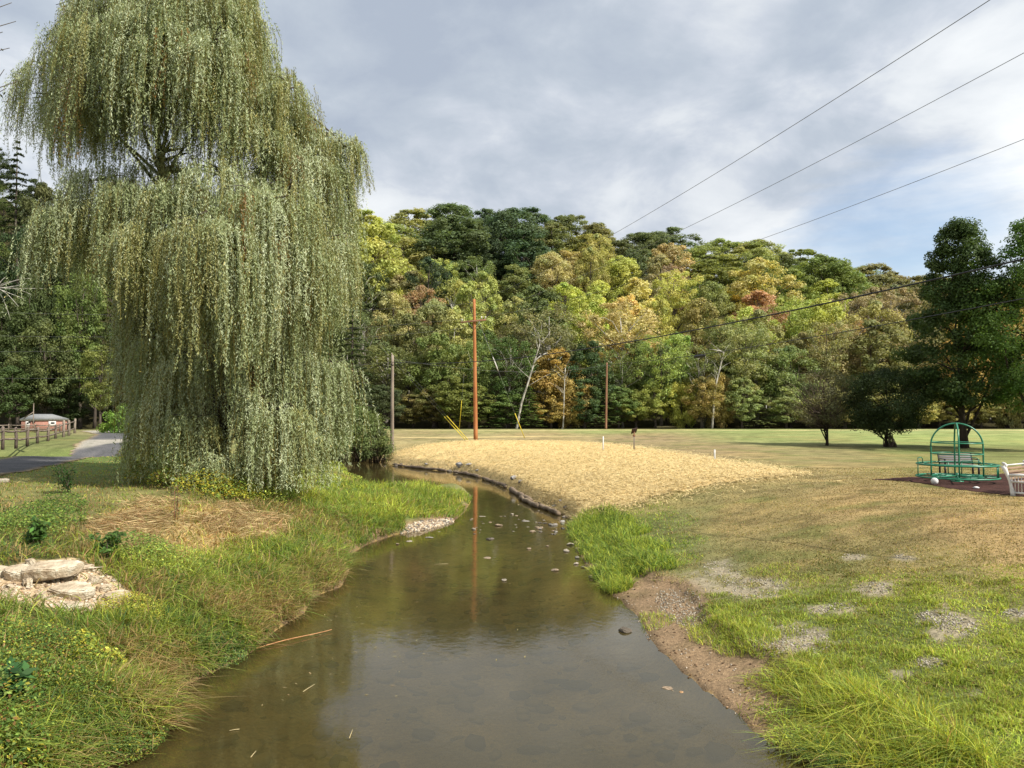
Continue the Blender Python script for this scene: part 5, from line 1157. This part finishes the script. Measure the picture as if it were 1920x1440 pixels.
def hut():
    Y = 93.; xl = (28-960)/1440*Y; xr = (107-960)/1440*Y; w = xr-xl; o = empty('brick_hut', ((xl+xr)/2, Y+1.8, -.1), 'low red brick hut with grey hipped roof behind the rail fence', 'building', rz=R(31))
    m, n = newmat('red_brick'); out = n.n('ShaderNodeOutputMaterial'); tc = n.n('ShaderNodeTexCoord'); mp = n.n('ShaderNodeMapping'); mp.inputs['Rotation'].default_value = (R(90), 0, 0); n.l(tc.outputs['Object'], mp.inputs[0])
    b = n.n('ShaderNodeTexBrick'); b.inputs['Scale'].default_value = 4; b.inputs['Color1'].default_value = (.36, .13, .085, 1); b.inputs['Color2'].default_value = (.27, .10, .07, 1); b.inputs['Mortar'].default_value = (.42, .36, .30, 1); b.inputs['Mortar Size'].default_value = .02
    n.l(mp.outputs[0], b.inputs['Vector']); p = n.n('ShaderNodeBsdfPrincipled'); p.inputs['Roughness'].default_value = .9; n.l(b.outputs[0], p.inputs[0]); n.l(p.outputs[0], out.inputs[0])
    mb = MB(); mb.box((0, 0, .72), (w-.35, 3.3, 1.5)); mb.build('wall', m, o); mb = MB(); mb.box((0, 0, 1.50), (w, 3.65, .15), bev=.02); mb.build('fascia', M_WHITE, o)
    mb = MB(); hw = w/2+.1; hd = 1.95; mb.add([(-hw, -hd, 1.58), (hw, -hd, 1.58), (hw, hd, 1.58), (-hw, hd, 1.58), (-hw*.42, -.15, 2.18), (hw*.3, -.15, 2.18), (hw*.3, .15, 2.18), (-hw*.42, .15, 2.18)], [[0, 1, 5, 4], [1, 2, 6, 5], [2, 3, 7, 6], [3, 0, 4, 7], [4, 5, 6, 7], [3, 2, 1, 0]])
    mb.build('roof', surf('grey_shingle', [(.3, (.15, .155, .16)), (.7, (.27, .275, .27))], 8, .85, .4, 30), o)
    for x, ww, hh in ((-1.72, .42, .62), (.82, .78, .62)):
        mb = MB(); mb.box((x, -1.68, 1.02), (ww, .06, hh), bev=.01); f = mb.build('window', M_WHITE, o); mb = MB(); mb.box((x+(.05 if ww > .5 else .0), -1.722, 1.1), (ww*.5, .02, hh*.32)); mb.build('pane', M_BLACK, f)
    for x in (-1.5, -1.1):
        mb = MB(); mb.tube([(x, -1.68, 1.28), (x, -1.78, 1.27)], .14, 10); mb.build('vent', M_BLACK, o)
    o = empty('antenna_pole', ((63.5-960)/1440*90, 90, 0), 'thin pale pole with a slanting arm in front of the brick hut', 'pole'); mb = MB(); mb.tube([(0, 0, -.1), (0, 0, 3.3)], .05, 6); mb.build('mast', M_OLDPOLE, o); mb = MB(); mb.tube([(0, 0, 2.35), (-1.15, 0, 1.55)], .05, 6); mb.build('arm', M_OLDPOLE, o)
    mb = MB(); mb.tube([(0, 0, 3.3), (0, 0, 3.36)], .08, 6); mb.build('cap', M_OLDPOLE, o)
hut()

# ------------------------------------------------------------------ stones
import bmesh
def rockmesh(seed, flat=.6, n=20):
    rng = np.random.default_rng(seed); bm = bmesh.new(); d = rng.normal(0, 1, (n, 3)); d /= np.linalg.norm(d, axis=1)[:, None]; d *= rng.uniform(.8, 1.08, (n, 1))
    for v in d*[.5, .5, .5*flat]: bm.verts.new(v)
    r = bmesh.ops.convex_hull(bm, input=bm.verts); bmesh.ops.delete(bm, geom=[v for v in bm.verts if not v.link_faces], context='VERTS')
    bmesh.ops.bevel(bm, geom=list(bm.edges)[:], offset=.035, segments=2, affect='EDGES'); bmesh.ops.triangulate(bm, faces=bm.faces)
    for v in bm.verts:
        c = v.co; k = (fbm(np.array([c.x*4+seed]), np.array([c.y*4+c.z*5]), seed, 3)[0]-.5)*.10; v.co = c*(1+k)
    me = bpy.data.meshes.new('rock'); bm.to_mesh(me); bm.free(); me.materials.append(M_ROCK); return me
RK = [rockmesh(i, (.5, .65, .8, .4)[i % 4], 16+i*2) for i in range(8)]
def rock(px, py, wpx, label, hf=1.0, col=(1, 1, 1), zo=None, group=None, k=0, cat='rock', name='rock', rz=None):
    p = Pz(px, py, WZ) if zo is not None else Gp(px, py); w = wpx*p[1]/1440; z = (WZ+zo) if zo is not None else p[2]+.12*w
    o = bpy.data.objects.new(name, RK[k % 8]); COL.objects.link(o); o.location = (p[0], p[1], z); o.scale = (w, w*.8, w*hf); o.rotation_euler = (0, 0, k*1.3 if rz is None else rz); o.color = (*col, 1)
    return tag(o, label, cat, group)
W_ = (1.15, 1.1, 1.0); DK = (.45, .42, .38); BR = (1.0, .84, .66)
for i, a in enumerate([
 (1070,1022,18,'white angular rock at the grassy right waterline, upper of a pair',.9,W_),(1062,1034,17,'white flat rock at the grassy right waterline, lower of a pair',.7,W_),
 (1085,1032,18,'dull brown rock tucked under the grass of the right waterline',.8,BR),(1080,1058,12,'small upright pale stone below the white pair at the right waterline',1.3,W_),(1093,1064,14,'flat dark stone beside the small upright pale stone',.5,DK),
 (1110,1083,15,'single tan stone in the water just left of the bank tuft',1.0,BR),(1082,1047,12,'grey stone between the white pair and the upright stone',.7,(.9,.9,.9)),
 (1039,1070,19,'brownish boulder standing alone in the water right of midstream',.9,BR),(946,1089,18,'low wet stone alone in midstream',.5,(.9,.85,.75)),(914,1046,19,'flat tan stone in midstream below the riffle',.35,BR),
 (992,1030,12,'small flat stone between midstream and the white pair',.4,BR),(1172,1183,34,'dark wet angular rock at the right waterline with white flecks',.95,(.42,.38,.33)),
 (1026,1025,9,'tiny stone right of the flat midstream stones',.5,BR),(1277,1298,13,'flat orange-brown stone in the shallows near the right shore',.35,(1.5,1.0,.6)),(1252,1290,24,'flat submerged looking stone next to the orange-brown one',.2,(1.1,.9,.7)),
 (905,968,16,'flat pale stone at the upper left of the riffle',.3,W_),(888,993,14,'pale stone at the lower left of the riffle',.45,W_),(935,986,18,'reddish brown stone in the middle of the riffle',.6,BR),(918,1011,26,'dark flat stone cluster lump below the riffle',.3,DK),
 (986,977,20,'long low grey stone at the right of the riffle',.3,(.8,.8,.8)),(998,997,14,'brown stone at the lower right of the riffle',.5,BR),(960,965,9,'small pale stone at the top of the riffle',.6,W_),(1040,985,14,'grey stone at the foot of the straw bank by the riffle',.6,(.8,.8,.8)),(1055,978,13,'bluish stone at the corner of the straw bank',.7,(1.1,1.15,1.2)),
 (805,1008,20,'grey stone at the outer edge of the gravel spit on the left',.35,(.9,.9,.9)),(768,1015,16,'pale driftwood coloured stone left of the gravel spit',.35,W_),(745,1021,10,'small tan stone left of the gravel spit',.4,BR)]):
    px, py, w, lab, hf, col = a; rock(px, py, w, lab, hf, col, zo=.02 if hf > .35 else .0, k=i)
rng = random.Random(9)
for i in range(34): rock(rng.gauss(955, 55), 975+rng.gauss(0, 13), rng.uniform(4, 9), 'small flat stone breaking the surface of the riffle', .4, rng.choice([(.9, .85, .75), BR, (.7, .66, .58)]), zo=.0, k=i, group='small riffle stones', cat='stone', name='stone')
for i in range(16): rock(rng.uniform(1005, 1062), rng.uniform(978, 1003), rng.uniform(7, 13), 'small wet stone at the corner where the straw bank meets the stream', .7, rng.choice([DK, BR, (.8, .8, .8)]), zo=.01, k=i, group='stones at the bank corner', cat='stone', name='stone')
# grey riprap showing through the straw
for i, (px, py, w, lab) in enumerate([(862,875,20,'grey-blue riprap stone showing at the far end of the straw edge, left one'),(880,873,18,'grey-blue riprap stone showing at the far end of the straw edge, right one'),(895,884,14,'small grey riprap stone below the far pair'),(965,899,20,'grey riprap stone in the middle of the straw edge'),(976,905,13,'small riprap stone touching the one in the middle of the straw edge'),(1040,951,18,'pale grey riprap stone near the corner of the straw bank'),(1052,942,14,'smaller grey riprap stone above the corner of the straw bank'),(1030,957,12,'lowest riprap stone near the corner of the straw bank'),(1062,955,16,'dark riprap stone right at the corner of the straw bank'),(800,872,12,'small grey stone at the waterline left on the straw edge'),(722,862,14,'pale stone at the tip of the straw bank below the grey pole')]):
    rock(px, py, w, lab, .8, (1.1, 1.15, 1.25) if i not in (8,) else DK, k=i+2)
# logs edging the straw bank
def log(pts, r, label, name='edge_log'):
    P = np.array([Pz(x, y+3.5, WZ+.09) for x, y in pts]); t = np.linspace(0, 1, 30); s = np.linspace(0, 1, len(P)); C = np.stack([np.interp(t, s, P[:, k]) for k in range(3)], 1); C[:, 2] += .05*(fbm(t*9+len(label), t*0, 3)-.5)+.02*np.sin(t*17); C[:, 0] += .10*(fbm(t*8, t*0+len(label), 4)-.5)
    O = C[0].copy(); m = MB(); m.tube(C-O, r*.8*(.55+.8*fbm(t*11, t*0+len(label)*3, 6)), 9); q = m.build(name, M_LOG, None, True); q.location = tuple(O); tag(q, label, 'log', 'logs edging the straw bank')
log([(742,868),(785,873),(835,878)], .12, 'farthest of the dark logs edging the foot of the straw bank')
log([(850,881),(875,884),(899,890)], .12, 'second farthest dark log edging the foot of the straw bank')
log([(906,893),(928,900),(950,909)], .12, 'middle dark log edging the foot of the straw bank')
log([(958,914),(978,925),(996,936)], .16, 'thick split log fourth from the far end of the straw edge')
log([(975,929),(992,938),(1010,946)], .13, 'short log lying outside the thick split log at the straw edge')
log([(1012,945),(1030,951),(1048,959)], .13, 'nearest dark log edging the foot of the straw bank')

rng = random.Random(31); SH = [(738,867),(800,874),(860,881),(905,892),(960,912),(1000,935),(1040,953),(1068,968)]
for i in range(64):
    t = rng.random()*(len(SH)-1); k = int(t); f = t-k; px = SH[k][0]*(1-f)+SH[k+1][0]*f; py = SH[k][1]*(1-f)+SH[k+1][1]*f
    rock(px+rng.uniform(-3, 3), py+rng.uniform(3.5, 6.5), rng.uniform(7, 15), 'small dark stone wedged along the log edging of the straw bank', .8, rng.choice([DK, (.8, .75, .7), BR]), zo=rng.uniform(.0, .08), k=i, group='stones along the log edging', cat='stone', name='stone')
# slabs and rubble on the left bank
def slab(px, py, size, rz, rx, ry, dz, label, seed):
    p = Gp(px, py); rng = np.random.default_rng(seed); bm = bmesh.new()
    sx, sy, sz = size; outl = [(math.cos(a)*(1+.16*rng.normal()), math.sin(a)*(1+.16*rng.normal())) for a in np.linspace(0, 2*math.pi, 9, endpoint=False)]
    for zz in (-.5, .5):
        for (x, y) in outl: bm.verts.new((x*sx/2*(1.0 if zz > 0 else .94), y*sy/2*(1 if zz > 0 else .9), zz*sz*(1+.2*rng.normal())))
    bmesh.ops.convex_hull(bm, input=bm.verts); bmesh.ops.delete(bm, geom=[v for v in bm.verts if not v.link_faces], context='VERTS'); bmesh.ops.bevel(bm, geom=list(bm.edges), offset=.018, segments=2, affect='EDGES'); bmesh.ops.triangulate(bm, faces=bm.faces)
    for v in bm.verts: v.co *= 1+.05*(fbm(np.array([v.co.x*7+seed]), np.array([v.co.y*7+v.co.z*9]), seed, 3)[0]-.5)
    me = bpy.data.meshes.new('flat_rock'); bm.to_mesh(me); bm.free(); q = link('flat_rock', me, M_SLAB); q.location = (p[0], p[1], p[2]+dz); q.rotation_euler = (rx, ry, rz); tag(q, label, 'rock')
slab(98, 1092, (.95, .44, .20), R(22), R(12), R(-4), .17, 'long thick pale sandstone slab propped up over a dark gap', 1)
slab(138, 1118, (.74, .46, .15), R(0), R(14), 0, .07, 'tan flat sandstone slab in front of the propped one', 2)
slab(34, 1087, (.50, .40, .18), R(-8), R(14), R(5), .08, 'blocky pale slab left of the propped one', 3)
slab(130, 1143, (.70, .24, .07), R(-4), R(16), 0, .04, 'light thin slab lowest on the rubble, half in the grass', 4)
slab(222, 1130, (.44, .40, .22), R(30), R(10), 0, .05, 'whitest stone block at the right tip of the rubble', 5)
for i, (px, py, w, lab) in enumerate([(178,1093,.26,'angular pale chunk right of the propped slab'),(196,1110,.20,'small buff chunk between the tan slab and the white block'),(15,1112,.24,'buff chunk at the lower left of the rubble'),(75,1125,.20,'small chunk below the propped slab'),(165,1072,.22,'reddish chunk behind the propped slab'),(205,1145,.18,'small pale chunk below the white block'),(0,1080,.30,'pale chunk cut by the left edge of the picture')]):
    slab(px, py, (w, w*.8, w*.6), i*1.1, .3*math.sin(i), .3*math.cos(i*2), .03, lab, 20+i)
slab(57, 1062, (.17, .13, .12), R(20), 0, 0, .06, 'small white stone topping the rubble behind the blocky slab', 6)
slab(0, 905, (.9, .5, .15), R(-20), R(5), 0, .05, 'low reddish stone at the left edge beside the drive', 7)
slab(52, 1100, (.14, .16, .12), R(70), 0, 0, .06, 'small white wedge stone between the blocky slab and the propped slab', 8)
def scatter(name, label, n, region, wmin, wmax, cols, seed, zlift=.0, mat=None, fl=(.5, .9)):
    rng = np.random.default_rng(seed); base = np.array([v.co[:] for v in RK0.vertices]); tr = np.array([p.vertices[:] for p in RK0.polygons]); m = MB()
    x, y = region(rng, n); z = H(x, y)+zlift; Cs = []
    for i in range(len(x)):
        w = wmin+(wmax-wmin)*rng.random()**(3 if wmax > .3 else 1); a = rng.uniform(0, 6.28); c, s = math.cos(a), math.sin(a); V = base*[w, w*.75, w*rng.uniform(*fl)]; V = V*(1+.22*rng.normal(size=(1, 3))); V = V@np.array([[c, s, 0], [-s, c, 0], [0, 0, 1]])
        m.add(V+[x[i], y[i], z[i]+w*.12], None, tr, np.array(cols[rng.integers(len(cols))])*rng.uniform(.7, 1.2))
    return tag(m.build(name, mat or M_STRAW), label, 'stones', kind='stuff')
bm = bmesh.new(); bmesh.ops.create_icosphere(bm, subdivisions=1, radius=.5)
for v in bm.verts: v.co *= 1+.25*math.sin(v.co.x*31+v.co.y*17+v.co.z*23)
RK0 = bpy.data.meshes.new('pebble'); bm.to_mesh(RK0); bm.free()
def reg_px(poly, spread=0):
    xs = [p[0] for p in poly]; ys = [p[1] for p in poly]
    def f(rng, n):
        X = []; Yy = []
        C = np.array([Gp(a, b)[:2] for a, b in poly])
        x = rng.uniform(C[:, 0].min(), C[:, 0].max(), n*4); y = rng.uniform(C[:, 1].min(), C[:, 1].max(), n*4); k = inpoly(x, y, [tuple(c) for c in C]); return x[k][:n], y[k][:n]
    return f
SC = [srgb(215, 195, 165, .8), srgb(190, 165, 135, .8), srgb(225, 212, 190, .8), srgb(150, 125, 100, .8)]
scatter('rubble', 'pale crumbled rubble and gravel between the slabs on the left bank', 1700, reg_px([(-30,1080),(60,1056),(150,1050),(215,1090),(243,1118),(235,1140),(150,1150),(60,1138),(-30,1118)]), .015, .075, SC, 1)
scatter('gravel_spit', 'bright gravel spit at the outer bend of the grassy tongue', 1500, reg_px([(748,1004),(765,985),(800,977),(848,974),(852,984),(800,996)]), .04, .12, SC+[srgb(130, 125, 120, .8)], 2)
def shore(rng, n):
    y = 6+(24-6)*rng.random(n*6)**1.3; x = rng.uniform(-1, 6, n*6); sd = water_sd(x, y); k = (sd > -.15) & (sd < 1.1) & (x > 0); return x[k][:n], y[k][:n]
scatter('shore_pebbles', 'small pebbles and clods strewn over the bare earth of the right shore', 1300, shore, .008, .05, [srgb(170, 140, 108, .8), srgb(120, 92, 66, .8), srgb(200, 185, 165, .8), srgb(90, 70, 52, .8)], 3)
def gr(rng, n):
    X = []; 
    for gx, gy, rx, ry in GRAVEL[:12]:
        c = Gp(gx, gy); k = int(n*rx*ry/9000)+20; a = rng.uniform(0, 6.28, k); q = np.sqrt(rng.random(k))*1.1; e = Gp(gx+rx, gy); f = Gp(gx, gy-ry); X.append(np.stack([c[0]+(e[0]-c[0])*q*np.cos(a), c[1]+(f[1]-c[1])*q*np.sin(a)], 1))
    X = np.concatenate(X); return X[:, 0], X[:, 1]
scatter('lawn_gravel', 'fine pale gravel lying in the bare patches of the near lawn', 3200, gr, .012, .045, [srgb(190, 180, 160, .8), srgb(165, 155, 138, .8), srgb(205, 196, 180, .8), srgb(135, 124, 108, .8)], 4)
# stones lying on the stream bed
def bedr(rng, n):
    y = 8+(30-8)*rng.random(n*5)**1.4; x = rng.uniform(-6, 5, n*5); k = water_sd(x, y) < -.3; return x[k][:n], y[k][:n]
scatter('bed_stones', 'flat brown stones lying on the stream bed under the water', 1500, bedr, .04, .45, [srgb(172, 146, 94, .9), srgb(140, 120, 76, .85), srgb(160, 138, 90, .9), srgb(110, 94, 60, .75)], 5, -.02, fl=(.12, .3))

# drift: stick, leaves
A = Pz(480, 1216, WZ+.02); B = Pz(622, 1179, WZ+.05); m = MB(); t = np.linspace(0, 1, 9)[:, None]; P = A*(1-t)+B*t; P[:, 2] += .015*np.sin(t[:, 0]*5); m.tube(P-A, np.linspace(.009, .006, 9), 6)
c = m.build('stick', surf('reddish_stick', [(.4, (.42, .19, .08)), (.6, (.55, .28, .13))], 5, .7, .1), None, True); c.location = tuple(A); tag(c, 'long thin reddish stick lying on the water beside the left bank', 'stick')
for i, (ax, ay, bx, by, lab) in enumerate([(814,1058,840,1057,'short pale twig floating left of the midstream stones'),(590,1283,568,1297,'pale twig floating near the dark reflection of the willow'),(470,1420,480,1408,'small pale twig floating at the lower left near the camera'),(430,1370,449,1367,'tiny pale twig floating off the near left bank'),(655,1384,661,1368,'slanting pale twig floating on the edge of the sky reflection')]):
    A = Pz(ax, ay, WZ+.012); B = Pz(bx, by, WZ+.014); m = MB(); m.tube([A-A, (B-A)*.5+[0, .01, 0], B-A], .0045, 5, col=srgb(215, 195, 145, .8)); q = m.build('floating_twig', M_STRAW); q.location = tuple(A); tag(q, lab, 'twig')
rng = np.random.default_rng(4); x = []; 
px = np.concatenate([rng.uniform(480, 760, 55), rng.uniform(640, 1000, 25)]); py = np.concatenate([rng.uniform(1060, 1330, 55), rng.uniform(1000, 1240, 25)])
P = np.array([Pz(a, b, WZ+.008) for a, b in zip(px, py)]); P = P[water_sd(P[:, 0], P[:, 1]) < -.1]; n = len(P); a = rng.uniform(0, 3.14, n); l = rng.uniform(.02, .10, n)
V, Q, C = leaves(P, np.tile([0., 0, 1], (n, 1))+rng.normal(0, .05, (n, 3)), np.stack([np.cos(a), np.sin(a)*.6, a*0], 1), l, .014, vary(np.tile(srgb(225, 205, 150, .8), (n, 1)), rng)); tag(link('fallen_leaves', npmesh('fallen_leaves', V, Q, None, C), M_GRASS), 'pale fallen willow leaves drifting on the dark water', 'leaves', kind='stuff')
print('objects', len(bpy.data.objects), 'verts', sum(len(m.vertices) for m in bpy.data.meshes))
